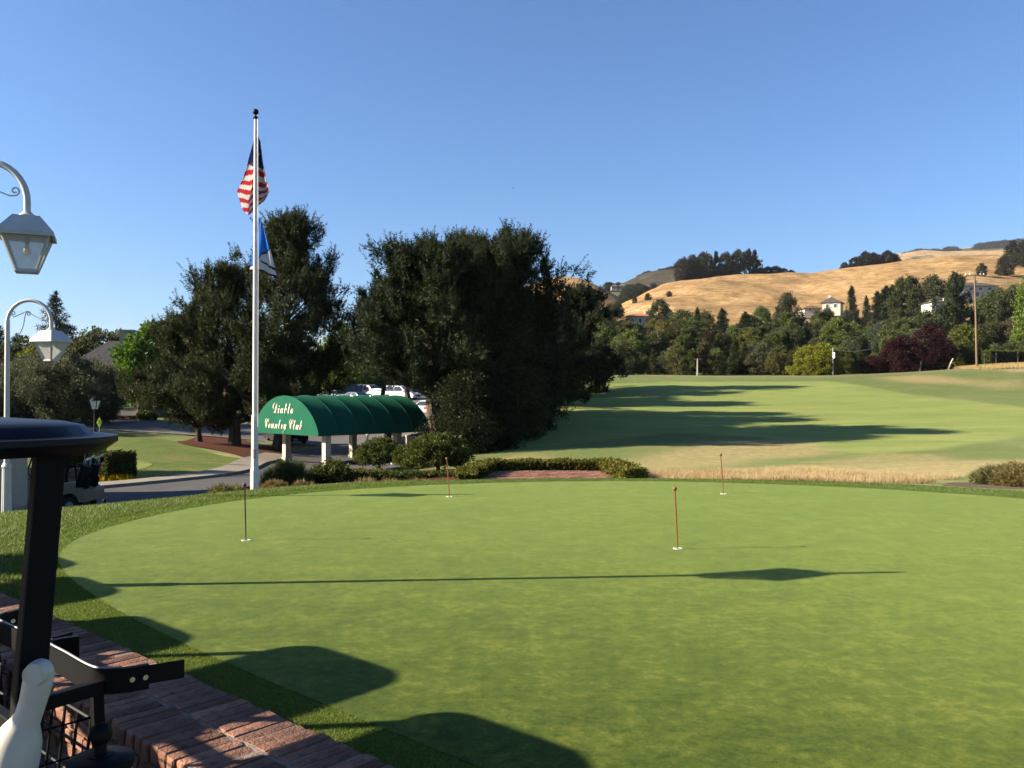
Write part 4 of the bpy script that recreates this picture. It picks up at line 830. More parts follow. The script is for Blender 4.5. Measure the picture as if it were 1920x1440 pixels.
def pine_meshes(seed, H_, prof, n_c, clump_r=0.75, per=36, L=0.21, W=0.034, trunk=0.28, lump=0.3, lean=(0, 0), n_l=40, inner=0.3, up=0.35, shoots=5, ln=0.72):
    rs = np.random.RandomState(seed); k8 = max(12, n_c // 6); c0, a0, s0 = crown_clumps(rs, prof, k8, clump_r, H_, lump, inner * 0.7, lean); kk = 9
    ax0 = unit(a0 * 0.55 + np.array([0, 0, 0.6]) + rs.normal(size=a0.shape) * 0.2); along = rs.normal(size=(len(c0) * kk, 1)) * 0.85 * clump_r * (H_ / 14) ** 0.3; side = rs.normal(size=(len(c0) * kk, 3)) * 0.5 * clump_r
    hl = np.linspace(0.72, 0.965, 7); c0 = np.concatenate([c0, np.stack([lean[0] * hl, lean[1] * hl, hl * H_], 1)]); a0 = np.concatenate([a0, np.tile([[0.1, 0.1, 0.9]], (7, 1))]); s0 = np.r_[s0, np.full(7, clump_r * 0.8)]
    hf = np.clip(c0[:, 2:3] / H_, 0, 1); ax0 = unit(a0 * np.array([1, 1, 0]) * (1.15 - 0.95 * hf) + np.array([0, 0, 1.0]) * (0.02 + 0.95 * hf ** 1.5) + rs.normal(size=a0.shape) * 0.15); along = rs.normal(size=(len(c0) * kk, 1)) * 1.05 * clump_r; side = rs.normal(size=(len(c0) * kk, 3)) * np.array([0.42, 0.42, 0.26]) * clump_r
    c = np.repeat(c0, kk, 0) + np.repeat(ax0, kk, 0) * along + side; c[:, 2] = np.where(c[:, 2] > H_ * 0.955, H_ * 0.955 - 0.9 * (c[:, 2] - H_ * 0.955), c[:, 2]); a = unit(np.repeat(a0, kk, 0) + unit(side) * 0.5); s = np.repeat(s0, kk) * 0.55
    sel = np.where(c0[:, 2] > 0.55 * H_)[0]; rs.shuffle(sel); sel = sel[:max(6, len(sel) * 2 // 3)]; sp, sr = [], []
    for k in sel:
        lim = H_ * (0.90 + 0.10 * rs.rand()); hh_ = (1.1 + 1.1 * rs.rand()) * clump_r; b0_ = c0[k] + np.array([0, 0, 0.3 * clump_r]); b0_[2] = min(b0_[2], lim - hh_)
        for t_ in np.linspace(0, 1, 5): sp.append(b0_ + np.array([0.05 * rs.randn(), 0.05 * rs.randn(), t_ * hh_])); sr.append(clump_r * (0.42 - 0.30 * t_))
    c = np.concatenate([c, np.array(sp)]); a = np.concatenate([a, np.tile([[0.05, 0.05, 1.0]], (len(sp), 1))]); s = np.r_[s, np.array(sr)]
    v1, f1 = candle_tris(rs, c, a, s, shoots, per, ln, L, W); v2, f2, _ = leaf_tris(rs, c, a, per * 2, s * 0.75, L * 1.2, W * 2.2, False, 0.3, up * 0.3)
    cr = np_mesh('crown', np.concatenate([v1, v2]), np.concatenate([f1, f2 + len(v1)]), None, NEEDLE); tr = limbs(rs, H_, trunk, c, n_l, 0.93, lean).mesh('trunk', BARK, True); return tr, cr
def broad_meshes(seed, H_, prof, n_c, clump_r=0.7, per=120, L=0.22, W=0.14, trunk=0.2, lump=0.25, lean=(0, 0), n_l=30, inner=0.35, up=0.1):
    rs = np.random.RandomState(seed); c, a, s = crown_clumps(rs, prof, n_c, clump_r, H_, lump, inner, lean)
    v, _, f = leaf_tris(rs, c, a, per, s, L, W, True, 0.35, up)
    cr = np_mesh('crown', v, None, f, LEAF); tr = limbs(rs, H_, trunk, c, n_l, 0.8, lean).mesh('trunk', BARK, True); return tr, cr
def place_tree(meshes, name, label, cat, x, y, z, color, rotz=0.0, scale=(1, 1, 1), group=None):
    t_ = thing(name, label, cat, (x, y, z), rotz, group); t_.scale = scale
    link('trunk', meshes[0], t_); link('crown', meshes[1], t_, color=color); return t_

# the pines beside the drive
DKP = (0.048, 0.068, 0.027); OLP = (0.068, 0.080, 0.027)
def pine_at(px, d, py_top, seed, prof, n_c, label, col, **kw):
    x = X(px, d); z = h1(x, d) - 0.05; H_ = Zp(py_top, d) - z
    return place_tree(pine_meshes(seed, H_, prof, n_c, **kw), 'pine_tree', label, 'pine tree', x, d, z, col)
pine_at(372, 60, 600, 41, [(0.16, 2.6), (0.3, 3.1), (0.5, 2.6), (0.7, 1.9), (0.88, 1.0), (1.0, 0.3)], 230, 'low spreading pine with a leaning trunk, leftmost in the mulch bed', OLP, clump_r=0.85, trunk=0.22, lean=(-1.2, 0), up=0.1)
pine_at(437, 59, 492, 42, [(0.14, 2.8), (0.28, 3.6), (0.45, 3.6), (0.62, 2.9), (0.8, 1.9), (0.94, 0.9), (1.0, 0.3)], 330, 'broad pine with forked trunk in the middle of the mulch bed', (0.062, 0.077, 0.027), clump_r=0.85, trunk=0.40, lean=(-0.8, 0))
pine_at(518, 58, 396, 43, [(0.18, 2.6), (0.28, 3.6), (0.42, 3.8), (0.56, 3.2), (0.68, 2.4), (0.78, 1.6), (0.88, 1.1), (0.95, 0.8), (1.0, 0.3)], 470, 'tallest pine of the mulch bed, rising behind the flagpole', (0.056, 0.073, 0.028), clump_r=0.85, trunk=0.42, lean=(1.0, 0), lump=0.4, n_l=60)
# dark pine group left of the fairway
pine_at(722, 62, 540, 44, [(0.48, 0.9), (0.55, 1.5), (0.7, 1.5), (0.8, 1.6), (1.0, 0.4)], 130, 'smaller dark pine at the left end of the big pine group', DKP, clump_r=0.8, trunk=0.25)
pine_at(815, 49.5, 452, 45, [(0.32, 1.6), (0.38, 2.4), (0.45, 2.8), (0.6, 2.6), (0.8, 2.1), (0.92, 1.9), (0.98, 1.4), (1.0, 0.7)], 420, 'massive dark pine with bushy flat top, left head of the big pine group', DKP, clump_r=0.9, trunk=0.45, lump=0.38, n_l=60, inner=0.3)
pine_at(948, 53, 436, 46, [(0.05, 1.6), (0.18, 2.2), (0.4, 2.5), (0.6, 2.4), (0.75, 2.1), (0.88, 1.8), (0.96, 1.4), (1.0, 0.7)], 430, 'tallest dark pine of the big group, its crown rounded at the top', (0.044, 0.062, 0.025), clump_r=0.9, trunk=0.45, lump=0.33, n_l=60)
pine_at(868, 55, 428, 47, [(0.3, 1.6), (0.6, 1.5), (0.82, 1.0), (0.92, 0.4), (1.0, 0.12)], 140, 'slender pale tipped conifer poking out between the two dark pines', (0.085, 0.09, 0.035), clump_r=0.7, trunk=0.3)
pine_at(982, 66, 556, 48, [(0.02, 1.6), (0.2, 1.9), (0.5, 1.7), (0.75, 1.2), (1.0, 0.3)], 260, 'dark pine reaching down to the fairway, right of the tallest pine', DKP, clump_r=0.95, trunk=0.35)
pine_at(1086, 90, 542, 49, [(0.02, 2.4), (0.2, 2.8), (0.5, 2.4), (0.75, 1.5), (0.92, 0.7), (1.0, 0.25)], 270, 'farthest dark pine of the big group, silhouetted against the golden hill', (0.048, 0.058, 0.024), clump_r=1.0, trunk=0.35, L=0.26, W=0.065)
pine_at(1025, 75, 590, 50, [(0.02, 2.2), (0.3, 2.6), (0.7, 1.9), (1.0, 0.6)], 160, 'low dark pine filling the gap before the farthest pine', DKP, clump_r=1.0, trunk=0.3, L=0.25, W=0.06)
pine_at(765, 78, 520, 51, [(0.38, 2.2), (0.5, 3.0), (0.7, 2.6), (1.0, 0.7)], 200, 'dark pine half hidden behind the massive pine above the parked cars', DKP, clump_r=1.0, trunk=0.3, L=0.25, W=0.06)
pine_at(955, 61, 530, 52, [(0.1, 1.6), (0.4, 2.0), (0.7, 1.6), (0.9, 1.0), (1.0, 0.3)], 200, 'dark pine added behind the tallest one to fill the fairway shadow', DKP, clump_r=0.9, trunk=0.3)  # added mostly hidden, closes lit gaps in the tree shadows on the fairway
pine_at(1052, 85, 585, 53, [(0.02, 2.0), (0.3, 2.4), (0.7, 1.6), (1.0, 0.4)], 160, 'dark pine added beside the farthest pine to fill the fairway shadow', DKP, clump_r=1.0, trunk=0.3, L=0.25, W=0.06)  # extra tree added so the pine shadows on the fairway join up
# oaks and shrubs skirting the pine group; darkest leaf colours stand in for shade
def broad_at(name, cat, px, d, py_top, seed, prof, n_c, label, col, **kw):
    x = X(px, d); z = h1(x, d) - 0.05; H_ = Zp(py_top, d) - z; grp = kw.pop('group', None)
    return place_tree(broad_meshes(seed, H_, prof, n_c, **kw), name, label, cat, x, d, z, col, group=grp)
ROUND = [(0.04, 1.6), (0.25, 2.5), (0.5, 2.8), (0.75, 2.3), (0.92, 1.3), (1.0, 0.4)]
broad_at('oak_tree', 'oak tree', 935, 51, 585, 61, [(0.0, 2.0), (0.2, 2.6), (0.5, 2.6), (0.8, 1.8), (1.0, 0.5)], 190, 'grey green oak tucked into the front of the dark pines', (0.06, 0.07, 0.03), per=260, L=0.14, W=0.07)
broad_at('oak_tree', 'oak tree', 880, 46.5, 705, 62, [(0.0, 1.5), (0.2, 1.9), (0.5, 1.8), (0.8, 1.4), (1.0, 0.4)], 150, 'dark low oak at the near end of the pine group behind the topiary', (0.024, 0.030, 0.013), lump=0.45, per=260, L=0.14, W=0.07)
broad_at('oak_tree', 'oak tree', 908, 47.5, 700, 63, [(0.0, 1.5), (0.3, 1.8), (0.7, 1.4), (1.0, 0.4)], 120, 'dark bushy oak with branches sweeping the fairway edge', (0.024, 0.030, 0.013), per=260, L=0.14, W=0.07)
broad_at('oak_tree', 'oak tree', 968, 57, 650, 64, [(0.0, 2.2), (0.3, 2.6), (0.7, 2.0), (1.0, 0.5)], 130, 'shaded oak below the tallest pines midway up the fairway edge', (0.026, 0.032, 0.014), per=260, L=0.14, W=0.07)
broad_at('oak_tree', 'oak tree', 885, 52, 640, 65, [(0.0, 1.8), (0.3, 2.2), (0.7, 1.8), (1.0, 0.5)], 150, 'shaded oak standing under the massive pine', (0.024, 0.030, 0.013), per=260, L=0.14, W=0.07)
# bright trees between the groups and left
broad_at('maple_tree', 'tree', 655, 118, 640, 66, [(0.1, 3.4), (0.3, 4.6), (0.6, 4.2), (0.85, 2.6), (1.0, 0.8)], 170, 'bright green leafy tree behind the parked cars', (0.17, 0.23, 0.05), per=110, L=0.4, W=0.28, clump_r=1.0)
broad_at('maple_tree', 'tree', 700, 125, 660, 67, [(0.1, 3.0), (0.4, 4.0), (0.7, 3.2), (1.0, 0.8)], 130, 'mid green leafy tree behind the parked cars nearest the dark pine', (0.13, 0.18, 0.04), per=110, L=0.4, W=0.28, clump_r=1.0)
broad_at('poplar_tree', 'tree', 640, 150, 612, 68, [(0.15, 3.0), (0.5, 3.8), (0.8, 2.6), (1.0, 0.8)], 120, 'yellow green tree top showing between the two pine groups', (0.15, 0.19, 0.04), per=100, L=0.5, W=0.32, clump_r=1.2)
broad_at('sweetgum_tree', 'tree', 285, 86, 612, 69, [(0.12, 2.6), (0.35, 3.2), (0.6, 2.9), (0.8, 2.0), (0.93, 1.1), (1.0, 0.4)], 210, 'bright green sweetgum tree before the grey roofed house', (0.11, 0.19, 0.04), per=120, L=0.30, W=0.24, clump_r=0.8, lump=0.35)
for px, d, yt, sd, w, lab in ((70, 72, 668, 71, 3.2, 'grey green olive tree nearest the second lamp'), (128, 70, 662, 72, 3.3, 'grey green olive tree with spreading trunk below the redwood'), (178, 74, 684, 73, 2.6, 'darker olive tree before the garage')):
    broad_at('olive_tree', 'olive tree', px, d, yt, sd, [(0.10, 1.4 * w / 3), (0.3, 2.6 * w / 3), (0.6, 3.0 * w / 3), (0.85, 2.0 * w / 3), (1.0, 0.5)], 200, lab, (0.115, 0.125, 0.072), per=170, L=0.2, W=0.075, clump_r=0.65, lump=0.3, trunk=0.22)
broad_at('olive_tree', 'olive tree', 30, 78, 680, 74, ROUND, 150, 'olive tree at the left edge behind the lamp post', (0.10, 0.11, 0.062), per=150, L=0.22, W=0.09)
# conifers and background trees at the left
def conifer_meshes(seed, H_, r, n_w=26, per=26, L=0.5, W=0.09, droop=-0.12, narrow=1.0):
    rs = np.random.RandomState(seed); C_, A_ = [], []
    for i in range(n_w):
        h = 0.08 + 0.9 * i / n_w; rad = r * (1 - h) ** (0.85 * narrow) * (0.8 + 0.4 * rs.rand()); nbr = max(4, int(9 * (1 - h) + 3))
        for k in range(nbr):
            an = rs.rand() * 6.283; bl = rad * (0.65 + 0.5 * rs.rand())
            for s_ in np.linspace(0.25, 1, max(2, int(bl / 0.5))):
                C_.append((bl * s_ * math.cos(an), bl * s_ * math.sin(an), h * H_ + droop * bl * s_ + rs.randn() * 0.1)); A_.append((math.cos(an), math.sin(an), 0.35))
    c = np.array(C_); a = unit(np.array(A_)); v, f, _ = leaf_tris(rs, c, a, per, 0.34, L, W, False, 0.5, 0.1)
    top = np.array([[0, 0, H_ * 0.985]]); v2, f2, _ = leaf_tris(rs, top, np.array([[0, 0, 1.0]]), 60, 0.2, L, W, False, 0.7, 0.4)
    V_ = np.concatenate([v, v2]); F_ = np.concatenate([f, f2 + len(v)]); cr = np_mesh('crown', V_, F_, None, NEEDLE)
    mb = MB(); mb.tube([(0, 0, 0), (0.02 * H_ * .2, 0, H_ * 0.5), (0, 0, H_ * 0.97)], [H_ * 0.022, H_ * 0.014, H_ * 0.002], 8); return mb.mesh('trunk', BARK, True), cr
x = X(104, 128); z = h1(x, 128); place_tree(conifer_meshes(80, Zp(548, 128) - z, 5.6, 32, 24, 0.55, 0.10), 'redwood_tree', 'tall dark redwood with tiered branches behind the olive trees', 'redwood', x, 128, z, (0.045, 0.058, 0.030))
x = X(-2, 140); z = h1(x, 140); place_tree(conifer_meshes(81, Zp(612, 140) - z, 3.4, 24, 22, 0.55, 0.10), 'redwood_tree', 'dark conifer cut by the left edge of the picture', 'redwood', x, 140, z, (0.045, 0.058, 0.030))
x = X(31, 150); z = h1(x, 150); place_tree(conifer_meshes(82, Zp(628, 150) - z, 1.0, 26, 22, 0.5, 0.10, narrow=0.5), 'cypress_tree', 'thin dark cypress left of the redwood', 'cypress', x, 150, z, (0.035, 0.05, 0.022))
for px, d, yt, sd, w, lab, col in ((185, 135, 618, 83, 4.6, 'pale grey green tree behind the grey roof', (0.095, 0.11, 0.055)), (225, 140, 622, 84, 3.2, 'pale tree behind the chimney', (0.085, 0.10, 0.05)), (60, 120, 640, 85, 4.2, 'dark round tree left of the redwood', (0.05, 0.062, 0.028)),
                                (140, 110, 650, 86, 3.4, 'olive brown tree right of the redwood', (0.09, 0.085, 0.03)), (20, 110, 655, 87, 3.0, 'dark tree beyond the red tiled roof', (0.05, 0.06, 0.03)), (64, 90, 660, 88, 1.6, 'yellow green shrub tree before the red roof', (0.15, 0.16, 0.035)), (350, 110, 585, 89, 3.0, 'dark tree showing left of the leaning pine', (0.045, 0.055, 0.026)), (560, 130, 650, 95, 3.5, 'dark tree behind the canopy between the pines', (0.05, 0.06, 0.028)), (480, 125, 650, 96, 5.0, 'dark tree behind the tall pine left of the canopy', (0.045, 0.055, 0.026)), (400, 118, 650, 97, 5.0, 'shaded tree behind the broad pine', (0.045, 0.055, 0.026))):
    broad_at('tree', 'tree', px, d, yt, sd, [(0.06, 0.6 * w), (0.3, 0.92 * w), (0.6, w), (0.85, 0.65 * w), (1.0, 0.2 * w)], 130, lab, col, per=90, L=0.45, W=0.28, clump_r=0.95)

# ------------------------------------------------------------------ wooded belt below the hill
protos = {}
def proto(kind):
    if kind in protos: return protos[kind]
    k, s = kind.split('_'); s = int(s)
    if k == 'round': r = broad_meshes(200 + s, 10, [(0.02, 2.6), (0.2, 3.5), (0.45, 3.8), (0.7, 3.2), (0.88, 2.0), (1.0, 0.6)], 190, 1.0, 85, 0.38, 0.24, 0.25, 0.32)
    elif k == 'loose': r = broad_meshes(220 + s, 10, [(0.1, 1.8), (0.3, 2.8), (0.55, 3.0), (0.8, 2.2), (1.0, 0.6)], 140, 0.95, 80, 0.36, 0.2, 0.2, 0.45)
    elif k == 'spire': r = conifer_meshes(240 + s, 10, 2.5, 26, 16, 0.55, 0.14)
    elif k == 'narrow': r = conifer_meshes(260 + s, 10, 1.5, 30, 20, 0.5, 0.14, narrow=0.55)
    elif k == 'pine': r = pine_meshes(280 + s, 10, [(0.12, 2.0), (0.35, 2.6), (0.6, 2.4), (0.82, 1.6), (1.0, 0.5)], 110, 0.85, 12, 0.38, 0.11, 0.2, 0.4, shoots=6, ln=0.7)
    protos[kind] = r; return r
def belt_tree(kind, px, d, py_top, col, label, name='tree', cat='tree', group=None, wide=1.0, zb=None, rs=random.Random(4)):
    x = X(px, d); z = (h1(x, d) if zb is None else zb) - 0.3; sc = max(0.2, (Zp(py_top, d) - z) / 10.0)
    return place_tree(proto(kind), name, label, cat, x, d, z, col, rs.uniform(0, 6.28), (sc * wide, sc * wide, sc), group)
GRN = [(0.105, 0.125, 0.052), (0.13, 0.15, 0.056), (0.085, 0.11, 0.048), (0.145, 0.165, 0.06), (0.11, 0.122, 0.066), (0.08, 0.095, 0.048)]
G_ = 'trees of the wooded belt below the golden hill'
rt = random.Random(19)
ORD = ['first', 'second', 'third', 'fourth', 'fifth', 'sixth', 'seventh', 'eighth', 'ninth', 'tenth', 'eleventh', 'twelfth', 'thirteenth', 'fourteenth', 'fifteenth', 'sixteenth', 'seventeenth', 'eighteenth', 'nineteenth', 'twentieth']
def ordw(i): return ORD[i] if i < 20 else 'twenty ' + ORD[i - 20]
def rows(px0, px1, step, d, y0, y1, kinds, wide=(0.9, 1.4)):
    px = px0; cnt_ = {}; rown = {131: 'front', 148: 'second', 172: 'third', 205: 'fourth', 240: 'rearmost'}[d]
    while px < px1:
        k = rt.choice(kinds); kk = k.split('_')[0]; c = rt.choice(GRN); c = tuple(v * rt.uniform(0.85, 1.2) for v in c)
        nm, lab, ct = {'round': ('tree', 'mid green rounded tree in the wooded belt below the hill', 'tree'), 'loose': ('tree', 'loose crowned tree in the wooded belt below the hill', 'tree'), 'spire': ('conifer_tree', 'dark pointed conifer in the wooded belt below the hill', 'conifer'),
                       'narrow': ('cypress_tree', 'narrow dark cypress in the wooded belt below the hill', 'cypress'), 'pine': ('pine_tree', 'dull green pine in the wooded belt below the hill', 'pine tree')}[kk]
        if kk in ('spire', 'narrow'): c = tuple(v * 0.8 for v in c)
        i_ = cnt_.get(kk, 0); cnt_[kk] = i_ + 1; lab = lab.split(' in the wooded')[0]; lab = '%s, %s such from left, %s row of wooded belt' % (lab, ordw(i_), rown)
        belt_tree(k, px + rt.uniform(-6, 6), d * rt.uniform(0.97, 1.03), rt.uniform(y0, y1), c, lab, nm, ct, G_ + ', ' + kk + ' crowned', rt.uniform(*wide)); px += step * rt.uniform(0.8, 1.25)
A1 = ['round_1', 'round_2', 'round_3', 'loose_1', 'loose_2', 'pine_1', 'pine_2', 'spire_1']
rows(1120, 1960, 26, 131, 640, 664, ['round_1', 'round_2', 'round_3', 'loose_1', 'pine_1', 'spire_1', 'spire_2'])
rows(1125, 1960, 26, 148, 618, 646, A1 + ['spire_2', 'narrow_1'])
rows(1120, 1970, 27, 172, 598, 626, A1 + ['spire_1', 'spire_2', 'pine_1', 'narrow_1'])
rows(1130, 1980, 30, 205, 584, 610, A1 + ['spire_2', 'narrow_2'])
rows(1400, 1980, 60, 240, 574, 596, ['round_1', 'round_2', 'loose_1', 'pine_2', 'spire_1'])
S_ = [('spire_1', 1318 - 10, 200, 578, (0.035, 0.05, 0.024), 'small dark conifer standing alone in front of the golden slope', 'conifer_tree', 'conifer', 0.8),
      ('narrow_1', 1354, 195, 580, (0.032, 0.045, 0.022), 'thin dark conifer pointing up into the golden slope', 'conifer_tree', 'conifer', 1.3),
      ('narrow_2', 1398, 190, 586, (0.036, 0.05, 0.024), 'pair forming conifer before the golden slope', 'conifer_tree', 'conifer', 1.3),
      ('round_2', 1478, 225, 553, (0.055, 0.06, 0.036), 'tall round grey green tree standing out before the golden slope', 'oak_tree', 'oak tree', 0.72),
      ('round_1', 1428, 250, 576, (0.06, 0.085, 0.03), 'small bright round tree at the foot of the golden slope', 'tree', 'tree', 1.0),
      ('spire_2', 1597, 235, 538, (0.03, 0.042, 0.024), 'dark spiky conifer right of the white gabled house', 'conifer_tree', 'conifer', 0.8),
      ('spire_1', 1625, 240, 556, (0.034, 0.045, 0.028), 'shorter dark conifer beside the spiky one', 'conifer_tree', 'conifer', 0.8),
      ('narrow_1', 1646, 232, 548, (0.03, 0.044, 0.022), 'dark column conifer, left of the clump of columns', 'cypress_tree', 'cypress', 1.25), ('narrow_2', 1662, 230, 538, (0.028, 0.042, 0.02), 'dark column conifer, tallest of the clump of columns', 'cypress_tree', 'cypress', 1.25), ('narrow_1', 1675, 234, 536, (0.03, 0.044, 0.022), 'dark column conifer, right of the clump of columns', 'cypress_tree', 'cypress', 1.2),
      ('pine_1', 1706, 215, 522, (0.06, 0.072, 0.03), 'tall twin topped evergreen below the ridge, left of the low white house', 'pine_tree', 'pine tree', 0.75), ('pine_2', 1692, 220, 524, (0.058, 0.07, 0.03), 'tall evergreen joined to the twin topped one', 'pine_tree', 'pine tree', 0.6),
      ('round_3', 1752, 290, 522, (0.05, 0.055, 0.03), 'round dark oak above the low white house', 'oak_tree', 'oak tree', 1.0),
      ('pine_2', 1790, 200, 516, (0.045, 0.06, 0.026), 'dark pine standing before the white two storey house', 'pine_tree', 'pine tree', 0.75),
      ('round_1', 1870, 210, 545, (0.06, 0.075, 0.03), 'broad green tree right of the white two storey house', 'tree', 'tree', 1.1), ('round_3', 1900, 205, 540, (0.055, 0.068, 0.03), 'green tree behind the utility pole near the right edge', 'tree', 'tree', 1.0),
      ('loose_2', 1936, 165, 520, (0.10, 0.14, 0.035), 'bright green poplar at the right edge', 'poplar_tree', 'poplar', 0.62),
      ('round_2', 1515, 124, 651, (0.155, 0.165, 0.035), 'yellow green tree, left of the pair by the small pole', 'tree', 'tree', 1.25), ('round_3', 1546, 123, 646, (0.16, 0.17, 0.035), 'yellow green tree beside the small pole', 'tree', 'tree', 1.3),
      ('round_1', 1692, 122, 632, (0.030, 0.012, 0.014), 'dark purple leaved plum tree, largest of the purple ones', 'plum_tree', 'plum tree', 1.45), ('round_2', 1745, 121, 612, (0.028, 0.011, 0.013), 'dark purple plum tree, right and tallest', 'plum_tree', 'plum tree', 1.15), ('round_3', 1640, 123, 668, (0.034, 0.014, 0.016), 'low purple plum shrub left of the plum trees', 'plum_tree', 'plum tree', 1.6),
      ('round_2', 1810, 126, 612, (0.085, 0.095, 0.028), 'olive green bushy tree left of the utility pole', 'tree', 'tree', 1.2), ('round_3', 1690, 160, 600, (0.07, 0.082, 0.032), 'large soft green tree behind the purple plums', 'tree', 'tree', 1.2), ('round_1', 1735, 165, 588, (0.06, 0.072, 0.034), 'large grey green tree above the purple plums', 'tree', 'tree', 1.15),
      ('spire_1', 1325, 140, 618, (0.075, 0.06, 0.035), 'brownish conifer thinning out in the wooded belt', 'conifer_tree', 'conifer', 0.9),
      ('round_3', 1128, 126, 670, (0.085, 0.11, 0.04), 'small pale green bush tree at the end of the dark pines', 'tree', 'tree', 1.5),
      ('round_2', 1553, 225, 580, (0.06, 0.072, 0.03), 'rounded tree half hiding the white gabled house', 'tree', 'tree', 0.8), ('loose_1', 1532, 222, 584, (0.065, 0.075, 0.03), 'loose tree below the low brown roof', 'tree', 'tree', 0.8), ('round_3', 1770, 215, 578, (0.055, 0.068, 0.03), 'rounded tree below the low white house', 'tree', 'tree', 0.8),
      ('round_1', 1150, 260, 572, (0.045, 0.05, 0.03), 'dark oak above the terracotta roofed house, left', 'oak_tree', 'oak tree', 1.0), ('round_2', 1240, 250, 565, (0.04, 0.046, 0.026), 'dark oak right of the terracotta roofed house', 'oak_tree', 'oak tree', 0.9)]
for k, px, d, yt, col, lab, nm, ct, w in S_: belt_tree(k, px, d, yt, tuple(v * 1.5 for v in col), lab, nm, ct, None, w)
# trees on the hill itself
HG = 'oaks along the ridge of the golden hill'
for i, (k, px, d, yt, col, w) in enumerate([('round_1', 1282, 512, 484, (0.05, 0.05, 0.04), 0.9), ('round_2', 1300, 515, 480, (0.052, 0.052, 0.04), 0.8), ('round_3', 1322, 516, 474, (0.055, 0.055, 0.04), 0.9), ('pine_1', 1342, 518, 472, (0.055, 0.058, 0.045), 0.5), ('round_1', 1362, 518, 474, (0.048, 0.048, 0.038), 0.9), ('round_2', 1385, 520, 470, (0.05, 0.05, 0.038), 0.9), ('pine_2', 1405, 521, 468, (0.055, 0.058, 0.042), 0.75), ('pine_1', 1416, 522, 470, (0.06, 0.062, 0.048), 0.6)]):
    belt_tree(k, px, d, yt, col, 'grey green tree in the grove on the ridge of the golden hill', 'ridge_tree', 'tree', 'grove on the ridge of the golden hill', w, hz(HV, px, d) - 1)
for px, yt in ((1440, 500), (1455, 499), (1470, 503), (1484, 506), (1428, 503)): belt_tree('round_%d' % (1 + px % 3), px, 528, yt, (0.036, 0.036, 0.03), 'low dark oak in the row right of the ridge grove', 'oak_tree', 'oak tree', 'low oaks right of the ridge grove', 1.6, hz(HV, px, 528) - 1)
for px, yt in ((1585, 492), (1605, 482), (1625, 472), (1640, 474), (1665, 470), (1678, 476)): belt_tree('round_%d' % (1 + px % 3), px, 552, yt, (0.036, 0.036, 0.028), 'dark oak in the clump on the crest of the golden hill', 'oak_tree', 'oak tree', 'oak clump on the crest', 1.25, hz(HV, px, 552) - 1)
for px, d, yt, w in ((1900, 480, 452, 1.0), (1925, 470, 450, 1.1), (1885, 430, 480, 1.1), (1842, 420, 494, 1.0)): belt_tree('loose_%d' % (1 + px % 2), px, d, yt, (0.042, 0.042, 0.03), 'dark spreading oak on the golden slope at the right edge', 'oak_tree', 'oak tree', 'oaks on the right slope', w, hz(HV, px, d) - 0.5)
for px, d, yt, w in ((1190, 385, 556, 1.1), (1215, 390, 550, 1.2), (1255, 395, 546, 1.2), (1160, 360, 566, 1.1)): belt_tree('loose_%d' % (1 + px % 2), px, d, yt, (0.07, 0.07, 0.042), 'thin crowned oak low on the golden slope above the terracotta roof', 'oak_tree', 'oak tree', 'thin oaks low on the slope', w, hz(HV, px, d) - 0.5)
# wooded gully between the two golden hills
rg_ = random.Random(5)
for i in range(46):
    f = rg_.random(); px = 1108 + 95 * f + rg_.uniform(-14, 14); d = 430 + 300 * f; yb = 640 - 92 * f
    belt_tree(rg_.choice(['round_1', 'round_2', 'round_3']), px, d, yb - rg_.uniform(14, 26), tuple(v * rg_.uniform(0.8, 1.1) for v in (0.045, 0.052, 0.032)), 'dark tree in the wooded gully between the golden hills', 'gully_tree', 'tree', 'trees in the gully between the golden hills', 1.25, Zp(yb + 8, d))
for i in range(26):
    px = 1200 + 95 * rg_.random(); yb = float(np.interp(px, [1140, 1180, 1215, 1250, 1290, 1340], [541, 527, 510, 503, 499, 500])) + 2; belt_tree('round_%d' % (1 + i % 3), px, 1370, yb - rg_.uniform(2, 5), (0.05, 0.05, 0.04), 'tiny dark tree along the skyline of the wooded ridge', 'skyline_tree', 'tree', 'skyline trees on the wooded ridge', 1.8, Zp(yb + 6, 1370))
for i in range(22):
    px = 1128 + 100 * i / 21 + rg_.uniform(-3, 3); d = rg_.choice([735, 745, 785, 800]); belt_tree('round_%d' % (1 + i % 3), px, d, (541 if d < 760 else 532) + rg_.uniform(-3, 3), (0.05, 0.055, 0.035), 'dark tree among the houses on the saddle', 'saddle_tree', 'tree', 'trees among the saddle houses', 1.3, Zp(553 if d < 760 else 546, d))
for px in (1700, 1712, 1726, 1738, 1752, 1766, 1784, 1870, 1885, 1900, 1912, 1925, 1840, 1855):
    yb = float(np.interp(px, [1640, 1720, 1790, 1850, 1920], [485, 470, 466, 457, 452])) + 4; belt_tree('round_%d' % (1 + px % 3), px, 2330, yb - rg_.uniform(3, 9), (0.055, 0.058, 0.05), 'tiny blue grey tree on the farthest ridge', 'far_ridge_tree', 'tree', 'trees on the farthest ridge', 2.2, Zp(yb + 14, 2330))

bygrp = {}
for o in C.objects:
    if o.parent is None and o.get('group') in ('grove on the ridge of the golden hill', 'trees on the farthest ridge', 'oaks on the right slope', 'oak clump on the crest', 'thin oaks low on the slope', 'low oaks right of the ridge grove'): bygrp.setdefault(o['group'], []).append(o)
for g_, L_ in bygrp.items():
    for i, o in enumerate(sorted(L_, key=lambda q: q.location.x / q.location.y)): o['label'] = o['label'] + ', ' + ordw(i) + ' from left'
